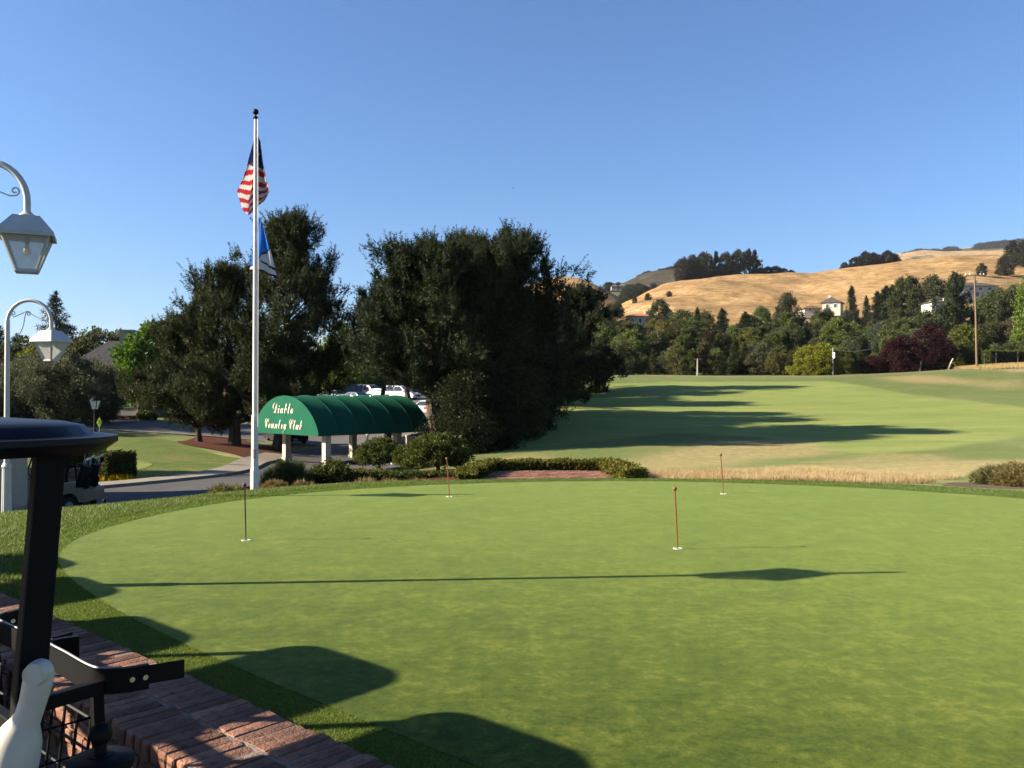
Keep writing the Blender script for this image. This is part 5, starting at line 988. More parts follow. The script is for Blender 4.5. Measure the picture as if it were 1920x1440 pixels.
# ------------------------------------------------------------------ hedges, shrubs, topiary
def hedge(name, label, path, w, h, col, seed, z0=None, dens=900, L=0.055, W=0.04, cat='hedge', group=None, top_var=0.04):
    rs = np.random.RandomState(seed); P = cr_open([(p[0], p[1], 0) for p in path], 6); b0 = P[0]; zb = h1(b0.x, b0.y) if z0 is None else z0
    o = thing(name, label, cat, (b0.x, b0.y, zb), 0, group); seg = np.array([(p.x, p.y) for p in P]); dl = np.linalg.norm(np.diff(seg, axis=0), axis=1); cum = np.r_[0, np.cumsum(dl)]; Ltot = cum[-1]
    per_ = 2 * h + w; n = int(dens * per_ * (Ltot + w)); s = rs.rand(n) * (Ltot + 0.3 * w) - 0.15 * w; k = rs.rand(n) * per_
    x = np.interp(s, cum, seg[:, 0]); y = np.interp(s, cum, seg[:, 1]); i = np.clip(np.searchsorted(cum, s) - 1, 0, len(dl) - 1); t_ = np.diff(seg, axis=0)[i] / dl[i][:, None]; nrm = np.stack([t_[:, 1], -t_[:, 0]], 1)
    hh = h * (1 + top_var * np.sin(s * 7) + top_var * rs.randn(n) * 0.4)
    off = np.where(k < h, -w / 2, np.where(k < h + w, k - h - w / 2, w / 2)); zz = np.where(k < h, k, np.where(k < h + w, hh, per_ - k)); rnd_ = 0.03 * h
    cap_ = rs.rand(n) < (w * h) / (Ltot * per_ + 2 * w * h) * 3; s_end = rs.rand(n) < 0.5
    x = np.where(cap_, np.where(s_end, seg[0, 0] - t_[:, 0] * 0, seg[-1, 0]), x); y = np.where(cap_, np.where(s_end, seg[0, 1], seg[-1, 1]), y); off = np.where(cap_, (rs.rand(n) - 0.5) * w, off); zz = np.where(cap_, rs.rand(n) * h, zz)
    c = np.stack([x + nrm[:, 0] * off, y + nrm[:, 1] * off, zz], 1) + rs.normal(size=(n, 3)) * 0.02; c[:, 0] -= b0.x; c[:, 1] -= b0.y
    a = np.stack([nrm[:, 0] * np.sign(off), nrm[:, 1] * np.sign(off), (zz > h * 0.85) * 1.5 + 0.2], 1); v, _, f = leaf_tris(rs, c, unit(a), 2, 0.03, L, W, True, 0.3, 0.1)
    link('foliage', np_mesh('foliage', v, None, f, LEAF), o, color=col)
    mb = MB(); vs = []; fs = []
    for i_, p in enumerate(P):
        tt = (P[min(i_ + 1, len(P) - 1)] - P[max(i_ - 1, 0)]).normalized(); nn_ = Vector((tt.y, -tt.x, 0)) * (w / 2 - 0.05); q = p - b0
        for sg in (-1, 1): vs += [q + nn_ * sg + Vector((0, 0, -0.2)), q + nn_ * sg + Vector((0, 0, h - 0.05))]
    for i_ in range(len(P) - 1): a_ = i_ * 4; e = a_ + 4; fs += [(a_, a_ + 1, e + 1, e), (a_ + 1, a_ + 3, e + 3, e + 1), (a_ + 3, a_ + 2, e + 2, e + 3)]
    n_ = len(vs); fs += [(0, 2, 3, 1), (n_ - 4, n_ - 3, n_ - 1, n_ - 2)]; mb.add(vs, fs); mb.build('twigs', mat('hedge_twigs', (0.03, 0.03, 0.015), (0.015, 0.015, 0.008), 20, 0.95, 0.05, bmp=0.8), o)
    return o
BOX = (0.125, 0.125, 0.030); BOXD = (0.07, 0.085, 0.025)
hedge('hedge', 'clipped box hedge along the back of the brick terrace', [(-0.65, 21.75), (1.0, 21.9), (2.55, 21.75)], 0.55, 0.46, BOX, 301, z0=-0.42)
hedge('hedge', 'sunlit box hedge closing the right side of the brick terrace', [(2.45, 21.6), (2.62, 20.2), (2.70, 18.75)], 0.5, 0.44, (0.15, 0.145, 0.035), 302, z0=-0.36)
hedge('hedge', 'box hedge closing the left side of the brick terrace', [(-0.62, 21.6), (-0.78, 20.8), (-0.88, 19.9)], 0.45, 0.44, BOX, 303, z0=-0.40)
hedge('hedge', 'short box hedge block before the left end of the terrace', [(-1.10, 20.3), (-1.02, 19.4), (-0.98, 18.75)], 0.40, 0.36, BOX, 304, z0=-0.36)
hedge('hedge', 'low dark hedge running below the topiary trees', [(-3.9, 24.2), (-3.0, 24.0), (-2.0, 24.0), (-1.5, 23.6)], 0.7, 0.50, BOXD, 305, z0=-0.97)
hedge('hedge', 'low yellow tipped hedge right of the rounded shrub', [(-4.75, 24.4), (-4.2, 24.3), (-3.75, 24.3)], 0.65, 0.52, (0.12, 0.13, 0.03), 306, z0=-0.97)
hedge('hedge', 'dark clipped hedge block beside the tan golf cart', [(-16.0, 33.6), (-15.1, 33.0)], 1.2, 1.05, BOXD, 307, L=0.08, W=0.06, dens=500)
hedge('hedge', 'low hedge behind the golf bags', [(-18.6, 36), (-17.2, 35.4)], 0.9, 1.2, BOX, 308, L=0.08, W=0.06, dens=400)
def shrub(name, label, x, y, r, h, col, seed, n=140, per=60, L=0.07, W=0.045, cat='shrub', up=0.1, z=None, quad=True, group=None):
    rs = np.random.RandomState(seed); z = h1(x, y) if z is None else z; prof = [(0.03, r * 0.8), (0.25, r), (0.55, r * 0.95), (0.8, r * 0.7), (0.95, r * 0.35), (1.0, r * 0.1)]
    c, a, s = crown_clumps(rs, prof, n, r * 0.22, h, 0.10, 0.15); v, ft, fq = leaf_tris(rs, c, a, per, s, L, W, quad, 0.45, up); o = thing(name, label, cat, (x, y, z), 0, group)
    link('foliage', np_mesh('foliage', v, ft, fq, LEAF if quad else BLADE), o, color=col); limbs(rs, h, 0.03, c, 14, 0.7).build('stems', BARK, o); return o
shrub('rounded_shrub', 'rounded dense green shrub between rosemary and low hedge', X(622, 23.5), 23.5, 0.66, 0.82, (0.085, 0.10, 0.03), 311, 200, 60, z=-0.98)
shrub('rosemary_bush', 'upright dark rosemary bush beside the flagpole', X(538, 22.5), 22.5, 0.60, 0.85, (0.065, 0.085, 0.033), 312, 130, 90, 0.20, 0.018, up=1.2, z=-1.02, quad=False)
shrub('low_shrub', 'small twiggy shrub just left of the flagpole', X(425, 17.2), 17.2, 0.34, 0.30, (0.15, 0.14, 0.06), 313, 60, 40, 0.09, 0.02, up=0.6, quad=False, z=-0.42)
for i, (px, d, r) in enumerate(((515, 20.2, 0.30), (680, 20.5, 0.42), (780, 20.6, 0.42), (730, 20.6, 0.3), (570, 20.2, 0.28))): shrub('ground_cover', 'dry brownish tuft behind the far edge of the green, ' + ('first', 'third', 'fifth', 'fourth', 'second')[i] + ' from left', X(px, d), d, r, 0.26, (0.20, 0.15, 0.07), 320 + i, 50, 45, 0.09, 0.016, 'ground cover', 0.5, quad=False, group='dry tufts behind the green', z=-0.62)
for i, (x, y, r, h) in enumerate(((12.2, 19.7, 0.85, 0.42), (13.2, 19.2, 0.85, 0.42), (11.9, 20.6, 0.6, 0.34))): shrub('juniper_shrub', ('low spreading juniper in the mulch bed at the right edge', 'juniper cut by the right edge of the picture', 'small juniper at the back of the right bed')[i], x, y, r, h, ((0.17, 0.14, 0.06), (0.17, 0.13, 0.055), (0.14, 0.14, 0.06))[i], 330 + i, 220, 70, 0.12, 0.022, 'juniper', 0.1, quad=False)
def topiary(label, px, d, r, zc_py, h, seed, lean):
    x = X(px, d); z = h1(x, d); zc = Zp(zc_py, d) - z; rs = np.random.RandomState(seed); o = thing('topiary_tree', label, 'topiary', (x, d, z)); prof = [(0.0, r * 0.72), (0.18, r * 1.0), (0.45, r * 0.97), (0.7, r * 0.78), (0.88, r * 0.5), (1.0, r * 0.12)]
    c, a, s = crown_clumps(rs, prof, 240, r * 0.16, h, 0.07, 0.2); c[:, 2] += zc - h / 2; v, _, f = leaf_tris(rs, c, a, 55, s, 0.085, 0.055, True, 0.4, 0.1); link('crown', np_mesh('crown', v, None, f, LEAF), o, color=(0.085, 0.105, 0.03))
    mb = MB(); mb.tube([(lean * -0.6, 0, -0.1), (lean * -0.2, 0.05, (zc - h / 2) * 0.5), (0, 0, zc - h / 3)], [0.10, 0.075, 0.06], 8)
    for k in range(7): q = c[rs.randint(len(c))] * np.array([0.8, 0.8, 1]); mb.tube([(0, 0, zc - h / 2 - 0.1), Vector(q) * 0.5 + Vector((0, 0, (zc - h / 2) * 0.5)), q], [0.04, 0.03, 0.012], 5, cap=False)
    mb.build('trunk', BARK, o, True)
topiary('clipped umbrella topiary tree standing under the canopy end', 712, 40, 1.05, 845, 1.1, 341, 0.12); topiary('wide clipped umbrella topiary tree right of the canopy', 820, 31, 1.15, 842, 1.05, 342, -0.15)
topiary('clipped topiary crown half hidden behind the right canopy column', 783, 36, 0.95, 850, 0.95, 343, 0.1)

# brick terrace inside the hedges
TERR = tag(drape('terrace', [(-0.72, 18.2), (2.45, 18.2), (2.42, 21.6), (-0.55, 21.6)], -0.01, MORTAR, 0.5, zfun=lambda x, y: -0.195 + 0 * x), kind='structure')
pv = rough_brick(0.20, 0.098, 0.03, 91); pvs = [pv, rough_brick(0.20, 0.098, 0.03, 92), rough_brick(0.20, 0.098, 0.03, 93)]
cnt = 0
for j in range(20):
    for k in range(16):
        xx = -0.62 + k * 0.206 + (0.1 if j % 2 else 0); yy = 21.52 - j * 0.106
        if xx > 2.36 or cnt > 296: continue
        o = link('brick', pvs[(j * 7 + k * 3) % 3], TERR, (xx, yy, -0.198 + rng.uniform(-.003, .003))); o.rotation_euler = (0, 0, rng.uniform(-.02, .02)); cnt += 1

# ------------------------------------------------------------------ grass that reads as blades
def blades(name, label, x, y, z, hgt, wid, col, seed, lean=0.5, cat='grass'):
    rs = np.random.RandomState(seed); n = len(x); p = np.stack([x, y, z], 1); an = rs.rand(n) * 6.283; d = np.stack([np.cos(an), np.sin(an), np.zeros(n)], 1); s = np.stack([-d[:, 1], d[:, 0], np.zeros(n)], 1) * wid * 0.5 * (0.7 + 0.6 * rs.rand(n, 1))
    hh = hgt * (0.5 + 0.8 * rs.rand(n, 1)); tip = p + d * hh * lean * rs.rand(n, 1) + np.array([0, 0, 1]) * hh; v = np.stack([p - s, p + s, tip], 1).reshape(-1, 3)
    o = link(name, np_mesh(name, v, np.arange(3 * n).reshape(n, 3), None, BLADE), color=col); return tag(o, label, cat, kind='stuff')
rs = np.random.RandomState(99)
n = 240000; u = rs.rand(n) * 9.5 + 0.4; w = 2.60 + rs.rand(n) * 1.1; x = WN[0] * w + WU[0] * u; y = WN[1] * w + WU[1] * u; g = sdf(x, y, GREEN); k = (g > 0.0) & (g < 0.6 ) & (rs.rand(n) < 1.0)
blades('collar_grass', 'short green collar grass between brick wall and putting green', x[k], y[k], H(x[k], y[k], False), 0.017, 0.0045, (0.145, 0.20, 0.035), 1, 1.0)
n = 260000; x = rs.uniform(-9.5, -2, n); y = rs.uniform(7.5, 17.3, n); g = sdf(x, y, GREEN); cg = sdf(x, y, COLLAR); npj = x * WN[0] + y * WN[1]; fall = np.exp(-np.maximum(cg, 0) * 0.5)
k = (npj > 2.66) & (cg > 0.0) & (cg < 2.6) & (rs.rand(n) < fall) & (x > -0.66 * y)
blades('rough_grass', 'longer rough grass round the left side of the green', x[k], y[k], H(x[k], y[k], False), 0.040, 0.010, (0.155, 0.205, 0.06), 2, 0.9)
k = (g > 0.0) & (cg < 0.02) & (npj > 2.66)
blades('collar_grass', 'short green collar grass round the left end of the green', x[k], y[k], H(x[k], y[k], False), 0.032, 0.006, (0.14, 0.21, 0.04), 3, 0.9)
n = 200000; x = rs.uniform(-4, 11.5, n); y = rs.uniform(13.5, 18.6, n); g = sdf(x, y, GREEN); cg = sdf(x, y, COLLAR)
k = (g > 0.02) & (cg < 0.9); blades('collar_grass', 'short grass along the far edge of the green', x[k], y[k], H(x[k], y[k], False), 0.022, 0.008, (0.11, 0.165, 0.04), 4, 0.9)
for (hh_, ww_, cc_, nn0, sd_, lb_) in ((0.22, 0.006, (0.56, 0.44, 0.25), 150000, 5, 'tall straw coloured dry grass behind the far edge of the green'), (0.13, 0.009, (0.33, 0.24, 0.13), 60000, 8, 'shorter brown dead grass among the tall straw behind the green')):
    x = rs.uniform(2.9, 13, nn0); y = rs.uniform(17.2, 24.5, nn0); g = sdf(x, y, DRY[3]); cl_ = vnoise(x * 1.3, y * 1.3, 44 + sd_) ; k = (g < 0.3 + 0.35 * cl_) & (sdf(x, y, COLLAR) > 0.6) & (rs.rand(nn0) < 0.45 + 0.55 * cl_)
    x, y, cl_ = x[k], y[k], cl_[k]; hv = hh_ * (0.55 + 0.5 * np.clip(cl_ + 0.5 * vnoise(x * 5, y * 5, 9), -0.6, 1.2))[:, None]
    blades('dry_grass', lb_, x, y, H(x, y, False), hv, ww_, cc_, sd_, 1.5)
n = 60000; x = rs.uniform(50, 75, n); y = rs.uniform(104, 122, n); k = sdf(x, y, DRY[4]) < 0.5
if k.sum() > 10: blades('dry_grass', 'dry straw grass bank below the fence at the upper right', x[k], y[k], H(x[k], y[k], False), 0.35, 0.05, (0.46, 0.36, 0.18), 6, 0.6)
n = 1800; x = rs.normal(X(226, 33.5), 0.28, n); y = rs.normal(32.9, 0.2, n); blades('flower_bed', 'yellow flowers beside the dark hedge block', x, y, H(x, y), 0.22, 0.05, (0.62, 0.40, 0.02), 7, 1.0, 'flowers')

# ------------------------------------------------------------------ cars
CARGL = paint('dark_car_glass', (0.03, 0.04, 0.05), 0.08, 0.6); LIGHTG = paint('headlight_glass', (0.75, 0.76, 0.78), 0.12, 0.6); TAIL = paint('tail_light_red', (0.45, 0.02, 0.02), 0.2, 0.5); CHROME = paint('chrome', (0.6, 0.6, 0.62), 0.15, 0.5, 1.0)
def make_car(label, loc, rotz, color, kind='sedan', group=None):
    pm = paint('car_paint_%s' % '_'.join('%d' % int(c * 999) for c in color), color, 0.25, 0.6); c = thing('pickup_truck' if kind == 'pickup' else 'parked_car', label, 'truck' if kind == 'pickup' else 'car', loc, rotz, group)
    Lc, Wc = (4.7, 1.82) if kind == 'sedan' else ((4.8, 1.92) if kind == 'suv' else (5.6, 2.0)); hb = 0.92 if kind == 'sedan' else 1.08; ht = 1.45 if kind == 'sedan' else 1.78
    xf, xr = Lc / 2, -Lc / 2
    lower = [(xr + 0.05, 0.32), (xr, 0.62), (xr + 0.06, hb - 0.05), (xr + 0.5, hb), (xf - 1.35, hb), (xf - 0.35, hb - 0.14), (xf - 0.04, hb - 0.28), (xf, 0.52), (xf - 0.1, 0.28)]
    def wl(x, r_): return [(x + r_ * math.cos(a), 0.34 + r_ * math.sin(a)) for a in np.linspace(0.0, math.pi, 9)]
    prof = lower + wl(xf - 0.92, 0.40) + wl(xr + 0.95, 0.40); mb = MB(); mb.prism([(x, -Wc / 2, z) for x, z in prof], (0, 0, 0), (0, Wc, 0)); body = mb.build('body', pm, c, bevel=0.035, smooth=True)
    cab = {'sedan': [(xr + 0.35, hb), (xr + 1.15, ht - 0.03), (xr + 1.7, ht), (xf - 2.1, ht - 0.02), (xf - 1.25, hb)], 'suv': [(xr + 0.10, hb), (xr + 0.35, ht - 0.05), (xr + 0.9, ht), (xf - 2.0, ht - 0.02), (xf - 1.2, hb)], 'pickup': [(xr + 1.9, hb), (xr + 2.05, ht - 0.03), (xr + 2.4, ht), (xf - 2.1, ht - 0.02), (xf - 1.35, hb)]}[kind]
    mb = MB(); n_ = len(cab); vs = []
    for sg in (-1, 1):
        for x, z in cab: vs.append((x, sg * (Wc / 2 - 0.04 - 0.20 * (z - hb) / (ht - hb)), z))
    mb.add(vs, [tuple(reversed(range(n_))), tuple(range(n_, 2 * n_))] + [(i, (i + 1) % n_, n_ + (i + 1) % n_, n_ + i) for i in range(n_)]); mb.build('cabin', pm, c, bevel=0.03, smooth=True)
    def sp(x, z, sg, out=0.012): return Vector((x, sg * (Wc / 2 - 0.04 - 0.20 * (z - hb) / (ht - hb) + out), z))
    zl, zh = hb + 0.05, ht - 0.10; xa, xb = cab[0][0] + 0.28, cab[-1][0] - 0.28
    def xat(i, z): (x0, z0), (x1, z1) = cab[i], cab[i + 1]; return x0 + (x1 - x0) * (z - z0) / (z1 - z0 + 1e-9)
    xm = (xa + xb) / 2
    for sg in (-1, 1):
        for (x0, x1, t0, t1) in ((xa, xm - 0.06, xat(0, zh) + 0.20, xm - 0.06), (xm + 0.06, xb, xm + 0.06, xat(n_ - 2, zh) - 0.18)):
            mb = MB(); mb.add([sp(x0, zl, sg), sp(x1, zl, sg), sp(t1, zh, sg), sp(t0, zh, sg)], [(0, 1, 2, 3)]); mb.build('side_window', CARGL, c)
    yy = Wc / 2 - 0.18
    for i, dx in ((n_ - 2, 0.02), (0, -0.02)):
        mb = MB(); mb.add([(xat(i, zl) + dx, -yy, zl), (xat(i, zl) + dx, yy, zl), (xat(i, zh) + dx, yy - 0.12, zh), (xat(i, zh) + dx, -yy + 0.12, zh)], [(0, 1, 2, 3)]); mb.build('windscreen' if dx > 0 else 'rear_window', CARGL, c)
    for sg in (-1, 1):
        mb = MB(); mb.box((xf - 0.10, sg * (Wc / 2 - 0.30), hb - 0.27), (0.16, 0.40, 0.13)); mb.build('headlight', LIGHTG, c, bevel=0.02)
        mb = MB(); mb.box((xr + 0.05, sg * (Wc / 2 - 0.18), hb - 0.18), (0.10, 0.26, 0.20)); mb.build('tail_light', TAIL, c, bevel=0.02)
        mb = MB(); mb.box((xf - 1.55, sg * (Wc / 2 + 0.08), hb + 0.08), (0.12, 0.18, 0.13)); mb.build('mirror', pm, c, bevel=0.02)
        for x in (xf - 0.92, xr + 0.95):
            mb = MB(); mb.tube([(x, sg * (Wc / 2 - 0.22), 0.34), (x, sg * (Wc / 2 - 0.01), 0.34)], 0.34, 18); wh = mb.build('wheel', RUB, c, True); mb = MB(); mb.tube([(x, sg * (Wc / 2 - 0.02), 0.34), (x, sg * (Wc / 2 + 0.005), 0.34)], [0.22, 0.17], 14); mb.build('rim', CHROME, wh, True)
    mb = MB(); mb.box((xf - 0.015, 0, 0.60), (0.06, Wc * 0.5, 0.18)); mb.build('grille', BLACK, c, bevel=0.01); mb = MB(); mb.box((xf + 0.01, 0, 0.42), (0.03, 0.32, 0.13)); mb.build('number_plate', WHITE, c)
    if kind == 'suv':
        for sg in (-1, 1): mb = MB(); mb.tube([(xr + 0.5, sg * 0.62, ht + 0.0), (xr + 0.6, sg * 0.62, ht + 0.06), (xf - 2.3, sg * 0.62, ht + 0.06), (xf - 2.2, sg * 0.62, ht)], 0.02, 6); mb.build('roof_rail', CHROME, c)
    return c
def park(label, px, d, ang, color, kind, dz=0.04, group='cars in the upper parking lot'): x = X(px, d); return make_car(label, (x, d, h1(x, d) + dz), R(ang), color, kind, group)
park('white sport utility car at the right end of the upper parking row', 752, 108, -25, (0.75, 0.75, 0.76), 'suv')
park('black sport utility car at the left of the upper parking row', 658, 112, 200, (0.02, 0.02, 0.025), 'suv')
park('dark blue saloon in the middle of the upper parking row', 672, 104, -40, (0.03, 0.05, 0.10), 'sedan')
park('grey saloon behind the dark blue one in the upper row', 695, 112, -35, (0.18, 0.19, 0.20), 'suv')
park('silver saloon beside the white car in the upper row', 718, 110, -35, (0.40, 0.42, 0.45), 'sedan')
park('pale blue grey saloon at the left end of the upper row, front half showing', 630, 108, -20, (0.35, 0.42, 0.5), 'sedan')
park('white car in the shade behind the right canopy column', 775, 66, -10, (0.7, 0.72, 0.74), 'suv', group='cars near the canopy')
park('silver car glimpsed past the right end of the canopy', 812, 82, 60, (0.5, 0.5, 0.52), 'sedan', group='cars near the canopy')
park('dark pickup truck parked behind the left canopy column', 535, 66, -60, (0.015, 0.016, 0.02), 'pickup', group='cars near the canopy')

hedge('hedge', 'long dark hedge behind the upper parking row', [(X(560, 121), 121), (X(660, 121), 121), (X(780, 119), 119)], 1.4, 1.9, (0.05, 0.06, 0.025), 352, dens=45, L=0.32, W=0.2)
# ------------------------------------------------------------------ houses
TERRA = mat('terracotta_tiles', (0.36, 0.15, 0.08), (0.24, 0.10, 0.06), 2, 0.9, 0.1, bmp=0.7, bscale=6, bdist=0.1); SHING = mat('grey_shingles', (0.075, 0.072, 0.075), (0.045, 0.043, 0.046), 2.5, 0.9, 0.15, bmp=0.6, bscale=7, bdist=0.05); REDT = mat('red_tiles', (0.22, 0.06, 0.045), (0.13, 0.04, 0.03), 3, 0.9, 0.1, bmp=0.6, bscale=5, bdist=0.08)
STUC = mat('white_stucco', (0.36, 0.34, 0.29), (0.31, 0.29, 0.25), 1, 0.9, 0.1); STUCT = mat('tan_stucco', (0.36, 0.30, 0.22), (0.30, 0.25, 0.19), 1, 0.9, 0.1); WING = paint('window_glass', (0.04, 0.05, 0.06), 0.1, 0.6); TRIM = paint('white_trim', (0.7, 0.69, 0.66), 0.6)
def house(name, label, x, y, z, rot, w, dp, h, rh, wallm, roofm, hip=True, windows=(), chimney=None, door=None, garage=None, over=0.5):
    o = thing(name, label, 'house', (x, y, z), rot); mb = MB(); mb.box((0, 0, h / 2 - 1.0), (w, dp, h + 2.0)); mb.build('wall', wallm, o)
    W2, D2 = w / 2 + over, dp / 2 + over; mb = MB(); e = min(W2, D2) if hip else 0.0
    base = [(-W2, -D2, h), (W2, -D2, h), (W2, D2, h), (-W2, D2, h)]; low = [(a, b_, h - 0.16) for a, b_, _ in base]
    rd = [(-(W2 - e * 0.95), 0, h + rh), ((W2 - e * 0.95), 0, h + rh)] if W2 >= D2 else [(0, -(D2 - e * 0.95), h + rh), (0, D2 - e * 0.95, h + rh)]
    if W2 >= D2: fs = [(0, 1, 5, 4), (2, 3, 4, 5), (1, 2, 5), (3, 0, 4)]
    else: fs = [(1, 2, 5, 4), (3, 0, 4, 5), (0, 1, 4), (2, 3, 5)]
    mb.add(base + rd + low, fs + [(0, 6, 7, 1), (1, 7, 8, 2), (2, 8, 9, 3), (3, 9, 6, 0), (9, 8, 7, 6)]); rf = mb.build('roof', roofm, o)
    if chimney: cx, cy, cw, ch = chimney; mb = MB(); mb.box((cx, cy, h + ch / 2 + 0.2), (cw, cw * 0.8, ch)); mb.box((cx, cy, h + ch + 0.28), (cw * 1.15, cw * 0.95, 0.18)); mb.build('chimney', wallm, rf)
    for (wx, wz, ww, wh, side) in windows:
        yy = -dp / 2 - 0.02 if side == 'f' else 0; mb = MB()
        if side == 'f': mb.box((wx, -dp / 2 - 0.03, wz), (ww + 0.2, 0.10, wh + 0.2)); f_ = mb.build('window', TRIM, o); mb = MB(); mb.box((wx, -dp / 2 - 0.07, wz), (ww, 0.06, wh)); mb.build('pane', WING, f_)
        else: sx = -1 if side == 'l' else 1; mb.box((sx * (w / 2 + 0.03), wx, wz), (0.10, ww + 0.2, wh + 0.2)); f_ = mb.build('window', TRIM, o); mb = MB(); mb.box((sx * (w / 2 + 0.07), wx, wz), (0.06, ww, wh)); mb.build('pane', WING, f_)
    if garage: mb = MB(); mb.box((garage[0], -dp / 2 - 0.05, garage[3] / 2 + garage[1]), (garage[2], 0.12, garage[3])); mb.build('garage_door', TRIM, o)
    if door: mb = MB(); mb.box((door, -dp / 2 - 0.05, 1.05), (1.0, 0.1, 2.1)); mb.build('door', paint('brown_door', (0.12, 0.07, 0.04), 0.5), o)
    return o
d = 96; x = X(222, d); z = h1(x, d)
house('house', 'grey hip roofed house with chimney behind the olive trees', x, d, z, 0.25, 10.5, 9, Zp(706, d) - z, 4.0, STUCT, SHING, True, [(-2.5, 2.6, 1.2, 1.1, 'f'), (-4, 2.6, 1.0, 1.1, 'f')], (0.9, 0.3, 1.5, 4.9), None, None)
house('garage', 'pale double garage front below the grey roofed house', X(232, 88), 88, h1(X(232, 88), 88) - 0.2, 0.0, 5.2, 4, 2.7, 0.8, STUCT, SHING, True, [], None, None, (0, 0.1, 3.4, 2.2), 0.3)
d = 100; x = X(8, d); z = h1(x, d); house('house', 'house with red tiled roof at the left edge', x, d, z, 0.0, 6.5, 8, Zp(730, d) - z, Zp(672, d) - Zp(730, d), STUCT, REDT, False, [(-1.5, 1.6, 1.2, 1.2, 'f'), (1.5, 1.6, 1.2, 1.2, 'f')])
d = 265; house('house', 'cream house with terracotta roof among trees below the golden hill', X(1197, d), d, Zp(612, d), 0.05, 8, 6, Zp(594, d) - Zp(612, d), 1.1, STUC, TERRA, True, [(-2.5, 1.6, 1.0, 1.3, 'f'), (0, 1.6, 0.9, 1.3, 'f'), (2, 1.6, 0.9, 1.3, 'f')], (2.6, 0, 0.9, 1.4), None, None)
d = 275; house('house', 'white gabled house with chimney high on the slope', X(1562, d), d, Zp(582, d), -0.5, 5.5, 6.5, Zp(568, d) - Zp(582, d), 1.6, STUC, SHING, False, [(-1.2, 1.2, 0.9, 1.2, 'f'), (1.2, 1.2, 0.9, 1.2, 'f')], (-1.0, 0.8, 0.9, 2.2)); house('house', 'low brown roofed house left of the white gabled one', X(1528, d), d + 3, Zp(584, d), 0.0, 6.5, 6, Zp(578, d) - Zp(584, d), 1.2, STUC, mat('brown_shingles', (0.12, 0.075, 0.055), (0.08, 0.05, 0.04), 2, 0.9, 0.1), True, [(-1.5, 0.7, 1, 0.8, 'f'), (1.5, 0.7, 1, 0.8, 'f')])
d = 285; house('house', 'white two storey house with grey roof high on the slope behind the utility pole', X(1822, d), d, Zp(556, d), 0.02, 13.5, 7, Zp(538, d) - Zp(556, d), 1.5, STUC, SHING, True, [(-5, 2.2, 1.0, 1.0, 'f'), (-2, 2.2, 1.4, 1.0, 'f'), (1, 2.2, 1.2, 1.0, 'f'), (4.2, 2.2, 1.4, 1.0, 'f'), (-4, 0.4, 1.4, 1.3, 'f'), (0, 0.4, 1.4, 1.5, 'f'), (3.5, 0.4, 1.4, 1.3, 'f')], (2, 1, 0.7, 1.9))
d = 262; house('house', 'low white house with flat grey roof below the two storey one', X(1766, d), d, Zp(584, d), 0.05, 9.5, 6, Zp(568, d) - Zp(584, d), 0.9, STUC, SHING, True, [(-3, 1.2, 1.2, 1.0, 'f'), (2.6, 1.2, 1.4, 1.0, 'f')], (0.3, -1.0, 0.6, 1.0)); house('house', 'narrow white wing between the two white houses', X(1785, d), d + 8, Zp(574, d), 0.05, 4.0, 4, Zp(556, d) - Zp(574, d), 0.6, STUC, SHING, True, [(0, 1.6, 1.2, 1.0, 'f')])
for i, (px, w, yt) in enumerate(((1152, 9, 533), (1166, 10, 531), (1184, 9, 533), (1200, 10, 532), (1214, 8, 533))): d = 760; house('ridge_house', 'brown grey house on the saddle below the wooded ridge, ' + ordw(i) + ' from left', X(px, d), d, Zp(542, d), 0.0, w * 0.62, 7, Zp(537, d) - Zp(542, d), Zp(yt - 1, d) - Zp(536, d), mat('drab_stucco', (0.26, 0.22, 0.18), (0.2, 0.17, 0.14), 1, 0.9), mat('drab_roof', (0.13, 0.10, 0.085), (0.09, 0.07, 0.06), 1, 0.9), True, [(-2, 1.4, 1.2, 1.2, 'f'), (2, 1.4, 1.2, 1.2, 'f')]); bpy.context.scene.objects
for o in [o for o in C.objects if o.name.startswith('ridge_house')]: o['group'] = 'houses in a row on the saddle'
# clubhouse standing left of the frame; its shadow lies over the drive
house('clubhouse', 'white two storey clubhouse left of the frame, only its shadow in view', -25.4, 20.5, -1.4, 0.0, 12, 11.4, 5.8, 2.6, STUC, TERRA, True, [(-4, 4, 1.2, 1.4, 'f'), (0, 4, 1.2, 1.4, 'f'), (4, 4, 1.2, 1.4, 'f'), (-4, 1.5, 1.2, 1.4, 'f'), (4, 1.5, 1.2, 1.4, 'f'), (-2, 4, 1.2, 1.4, 'r'), (2, 4, 1.2, 1.4, 'r')], (3, 0, 1.0, 3.0), 0.0)
for i, (x, y, hh) in enumerate(((-58, 62, 13), (-66, 71, 14), (-30, 34, 8))):
    t_ = place_tree(proto('round_%d' % (i + 1)), 'shade_tree', 'leafy tree left of the frame, only its shadow in view', 'tree', x, y, h1(x, y), (0.06, 0.08, 0.03), i, (hh / 10,) * 3, 'shade trees left of the frame')

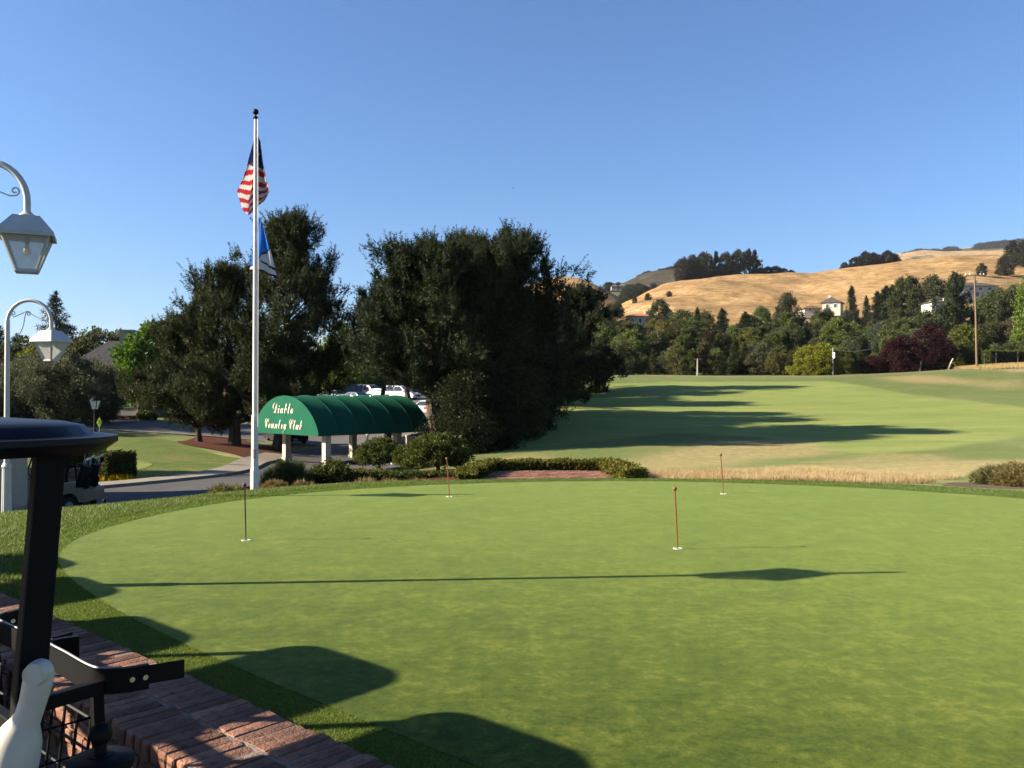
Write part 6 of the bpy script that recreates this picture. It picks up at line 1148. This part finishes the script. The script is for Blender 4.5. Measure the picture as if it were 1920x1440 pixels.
# ------------------------------------------------------------------ poles, fence, sign, small walls
WOODP = mat('pole_wood', (0.15, 0.105, 0.07), (0.09, 0.062, 0.045), 4, 0.9, 0.15, bmp=0.5, bscale=12, stretch=(1, 1, 0.1)); GREYW = mat('grey_wood', (0.30, 0.29, 0.27), (0.2, 0.19, 0.18), 4, 0.9, 0.15)
d = 112; x = X(1832, d); z = h1(x, d); up = thing('utility_pole', 'tall wooden utility pole with cross arm near the right edge', 'utility pole', (x, d, z)); zt = Zp(514, d) - z
mb = MB(); mb.tube([(0, 0, -0.2), (-0.1, 0, zt * 0.5), (-0.25, 0, zt)], [0.16, 0.13, 0.10], 10); mb.build('pole', WOODP, up, True); mb = MB(); mb.bar((-1.5, 0, zt - 0.15), (1.0, 0, zt - 0.10), 0.10, 0.14); mb.build('cross_arm', GREYW, up)
for xx in (-1.42, -0.9, 0.5, 0.95): mb = MB(); mb.lathe([(0.04, 0), (0.06, 0.08), (0.05, 0.16), (0.02, 0.2)], 8, (xx, 0, zt - 0.06)); mb.build('insulator', WHITE, up, True)
for px, d, yt, nm, lab in ((1562, 121, 652, 'service_pole', 'short service pole with pale transformer beside the yellow green tree'), (1308, 124, 672, 'service_pole', 'thin pale pole at the far edge of the fairway')):
    x = X(px, d); z = h1(x, d); p = thing(nm, lab, 'pole', (x, d, z)); hgt = Zp(yt, d) - z; mb = MB(); mb.tube([(0, 0, 0), (0, 0, hgt)], [0.13, 0.09], 8); mb.build('pole', GREYW, p, True)
    mb = MB(); mb.bar((-0.5, 0, hgt - 0.1), (0.5, 0, hgt - 0.1), 0.08, 0.08); mb.build('cross_arm', GREYW, p)
    if px > 1500: mb = MB(); mb.lathe([(0.16, 0), (0.18, 0.1), (0.18, 0.75), (0.1, 0.85)], 10, (0.16, -0.1, hgt - 1.5)); mb.build('transformer', WHITE, p, True)
WIRE = mat('wire', (0.1, 0.1, 0.1), (0.07, 0.07, 0.07), 5, 0.6)
def wire(a, b_, sag, label): a = Vector(a); b_ = Vector(b_); mb = MB(); mb.tube([a.lerp(b_, t) - Vector((0, 0, sag * 4 * t * (1 - t))) for t in np.linspace(0, 1, 14)], 0.018, 4); return tag(mb.build('wire', WIRE), label, 'wire')
wire(at(1562, 655, 121), at(1640, 652, 118), 0.4, 'thin service wire running right from the short service pole'); wire(at(1562, 690, 121), at(1500, 704, 123), 0.1, 'thin guy wire slanting down left from the short service pole')
# chain link fence on the bank
fn = thing('chain_fence', 'dark chain link fence on the dry bank at the right edge', 'fence', (X(1832, 114), 114, h1(X(1832, 114), 114))); f0 = Vector(fn.location); tops = []
for px in (1832, 1846, 1868, 1909, 1952, 1995):
    x = X(px, 114 + (px - 1832) * 0.01); y = 114 + (px - 1832) * 0.01; z = h1(x, y); mb = MB(); mb.tube([(x - f0.x, y - f0.y, z - f0.z), (x - f0.x, y - f0.y, z - f0.z + 1.75)], 0.04, 6); mb.build('post', GREYW, fn, True); tops.append((Vector((x, y, z)) - f0))
mb = MB()
for h_ in (0.05, 1.72):
    for a_, b_ in zip(tops[:-1], tops[1:]): mb.tube([a_ + Vector((0, 0, h_)), b_ + Vector((0, 0, h_))], 0.022, 5)
mb.build('rail', BLACKM, fn); mb = MB()
for a_, b_ in zip(tops[:-1], tops[1:]):
    n_ = max(2, int((b_ - a_).length / 0.16))
    for k in range(n_):
        p = a_.lerp(b_, k / n_); q = a_.lerp(b_, min(1, (k + 4) / n_)); r_ = a_.lerp(b_, max(0, (k - 4) / n_)); mb.tube([p + Vector((0, 0, 0.05)), q + Vector((0, 0, 1.7))], 0.012, 3, False); mb.tube([p + Vector((0, 0, 0.05)), r_ + Vector((0, 0, 1.7))], 0.012, 3, False)
mb.build('wire_mesh', BLACKM, fn)['kind'] = 'stuff'
hedge('hedge', 'long clipped hedge behind the chain link fence', [(X(1850, 117), 117), (X(1925, 118), 118), (X(2000, 118), 118)], 1.6, 2.1, (0.085, 0.11, 0.03), 351, dens=60, L=0.3, W=0.2)
for px, d, yt, yb, lean, lab in ((1728, 119, 668, 692, 0.25, 'pale curved bare trunk below the purple plum'), (1785, 118, 672, 690, 0.5, 'short pale leaning stake before the trees')):
    x = X(px, d); z = h1(x, d); hh = Zp(yt, d) - z; p = tag(MB().tube([(-lean, 0, -0.1), (-lean * 0.4, 0, hh * 0.5), (lean * 0.3, 0, hh)], [0.12, 0.10, 0.07], 7).build('bare_trunk', mat('pale_bark', (0.4, 0.36, 0.3), (0.28, 0.25, 0.2), 6, 0.9), None, True, loc=(x, d, z)), lab, 'trunk')
# diamond sign
d = 62; x = X(187, d); z = h1(x, d); sg_ = thing('road_sign', 'yellow green diamond warning sign by the street', 'sign', (x, d, z)); hc = Zp(792, d) - z
mb = MB(); mb.tube([(0, 0, 0), (0, 0, hc)], 0.03, 6); mb.build('post', GREYP, sg_, True); mb = MB(); mb.prism([(0.24 * math.cos(a) * 0.85, -0.05, hc + 0.40 * math.sin(a)) for a in (0, math.pi / 2, math.pi, 3 * math.pi / 2)], (0, 0, 0), (0, 0.02, 0)); mb.build('diamond', paint('sign_lime', (0.33, 0.50, 0.03), 0.5), sg_)
mb = MB(); mb.box((0, -0.062, hc), (0.06, 0.008, 0.22)); mb.box((0.0, -0.062, hc + 0.16), (0.07, 0.008, 0.07)); mb.build('symbol', BLACK, sg_)
# low walls by the street
def low_wall(name, label, a, b_, h_, t_, m_, cat='wall', bricks=None):
    a = Vector((*a, 0)); b_ = Vector((*b_, 0)); z = h1(a.x, a.y); o = thing(name, label, cat, (a.x, a.y, z)); e = b_ - a; mb = MB(); mb.bar(Vector((0, 0, h_ / 2 - 0.15)), e + Vector((0, 0, h_ / 2 - 0.15)), t_, h_ + 0.3); mb.build('wall_body', m_, o, bevel=0.01)
    mb = MB(); mb.bar(Vector((0, 0, h_ + 0.04)), e + Vector((0, 0, h_ + 0.04)), t_ + 0.1, 0.08); mb.build('coping', CONC if bricks is None else BRICK, o, bevel=0.01); return o
low_wall('garden_wall', 'low brick kerb wall along the far side of the street', (X(190, 80), 80), (X(268, 79), 79), 0.30, 0.4, BRICK, bricks=1)
low_wall('garden_wall', 'cream retaining wall before the garage', (X(222, 82.5), 82.5), (X(258, 82.5), 82.5), 0.95, 0.3, STUC)
low_wall('garden_wall', 'sloping pale handrail wall right of the cream wall', (X(258, 82), 82), (X(300, 86), 86), 1.5, 0.15, CONC)
# stucco pier on stone beside the second lamp
d = 19.5; x = X(26, d); z = h1(x, d); pr = thing('gate_pier', 'tan stucco pier on a dark stone base left of the near cart strut', 'pier', (x, d, z)); mb = MB(); mb.box((0, 0, (Zp(826, d) - z) / 2 + 0.2), (0.42, 0.42, Zp(826, d) - z - 0.4)); mb.build('shaft', STUCT, pr, bevel=0.02)
mb = MB(); mb.box((0, 0, Zp(826, d) - z + 0.03), (0.52, 0.52, 0.06)); mb.build('cap', STUCT, pr, bevel=0.01)
low_wall('stone_wall', 'low dark stone wall below the tan pier at the left edge', (X(-60, 17.5), 17.5), (X(40, 17.5), 17.5), 0.52, 0.4, mat('dark_stone', (0.13, 0.11, 0.10), (0.05, 0.045, 0.045), 7, 0.9, 0.2, bmp=1.0, bscale=9, bdist=0.04))
# rope barrier along the drive
rp = thing('rope_barrier', 'slack rope on dark posts along the rough beside the drive', 'rope', (X(197, 17.4), 17.4, h1(X(197, 17.4), 17.4))); r0 = Vector(rp.location)
ps = []
for px, d, yt in ((150, 18.5, 958), (197, 17.4, 939), (246, 17.2, 955)):
    x = X(px, d); z = h1(x, d); zt = Zp(yt, d); ps.append(Vector((x, d, zt)) - r0)
    if px == 197: mb = MB(); mb.tube([(x - r0.x, d - r0.y, z - r0.z - 0.1), (x - r0.x, d - r0.y, zt - r0.z)], 0.035, 8); mb.build('post', BLACK, rp, True); mb = MB(); mb.ball((x - r0.x, d - r0.y, zt - r0.z), 0.045, 8, 6); mb.build('post_cap', BLACK, rp, True)
mb = MB()
for a_, b_ in zip(ps[:-1], ps[1:]): mb.tube([a_.lerp(b_, t) - Vector((0, 0, 0.10 * 4 * t * (1 - t) * 0.4)) for t in np.linspace(0, 1, 8)], 0.012, 5)
mb.build('rope', mat('rope', (0.35, 0.30, 0.2), (0.22, 0.18, 0.12), 20, 0.9), rp)
# shrubs in front of the house
for px, d, r, h_, col, lab in ((28, 60, 0.75, 1.0, (0.10, 0.13, 0.03), 'bright round clipped shrub behind the cart roof'), (60, 60, 0.8, 0.9, (0.07, 0.08, 0.03), 'dull round shrub behind the cart roof'), (275, 78, 0.9, 0.8, (0.10, 0.12, 0.03), 'leafy shrub at the right end of the cream wall'), (395, 76, 1.6, 1.5, (0.10, 0.135, 0.035), 'sunlit shrub bank behind the leaning pine'), (372, 77, 1.3, 1.2, (0.09, 0.12, 0.035), 'smaller shrub left of the sunlit bank'), (100, 78, 1.6, 1.2, (0.04, 0.05, 0.02), 'shaded shrub below the olive trees'), (215, 86, 1.5, 1.2, (0.035, 0.045, 0.02), 'dark shrub before the garage door')):
    shrub('garden_shrub', lab, X(px, d), d, r, h_, col, 400 + px, 90, 50, 0.16, 0.10)
# a bird far up
b0 = at(962, 352, 90); bd = thing('bird', 'tiny dark bird high in the sky', 'bird', b0); mb = MB(); mb.tube([(-0.09, 0, 0), (-0.03, 0, 0.005), (0.05, 0, 0.005), (0.10, 0, 0)], [0.008, 0.03, 0.03, 0.006], 8); mb.build('body', BLACK, bd, True)
for s in (-1, 1): mb = MB(); mb.add([(-0.03, 0, 0.01), (0.04, 0, 0.01), (0.02, 0.16 * s, 0.05), (-0.02, 0.30 * s, 0.02)], [(0, 1, 2, 3)]); mb.build('wing', BLACK, bd)
hzb = MB(); hzb.box((0, 1500, 195), (9400, 8400, 420)); hz_o = hzb.build('haze', None); tag(hz_o, kind='stuff')
hm = bpy.data.materials.new('haze_air'); hm.use_nodes = True; hnt = hm.node_tree; hnt.nodes.remove(hnt.nodes['Principled BSDF']); pvn = hnt.nodes.new('ShaderNodeVolumePrincipled')
pvn.inputs['Color'].default_value = (0.80, 0.88, 1.0, 1); pvn.inputs['Density'].default_value = 0.000032; pvn.inputs['Anisotropy'].default_value = 0.0
hnt.links.new(pvn.outputs[0], hnt.nodes['Material Output'].inputs['Volume']); hz_o.data.materials.append(hm)
# end of scene
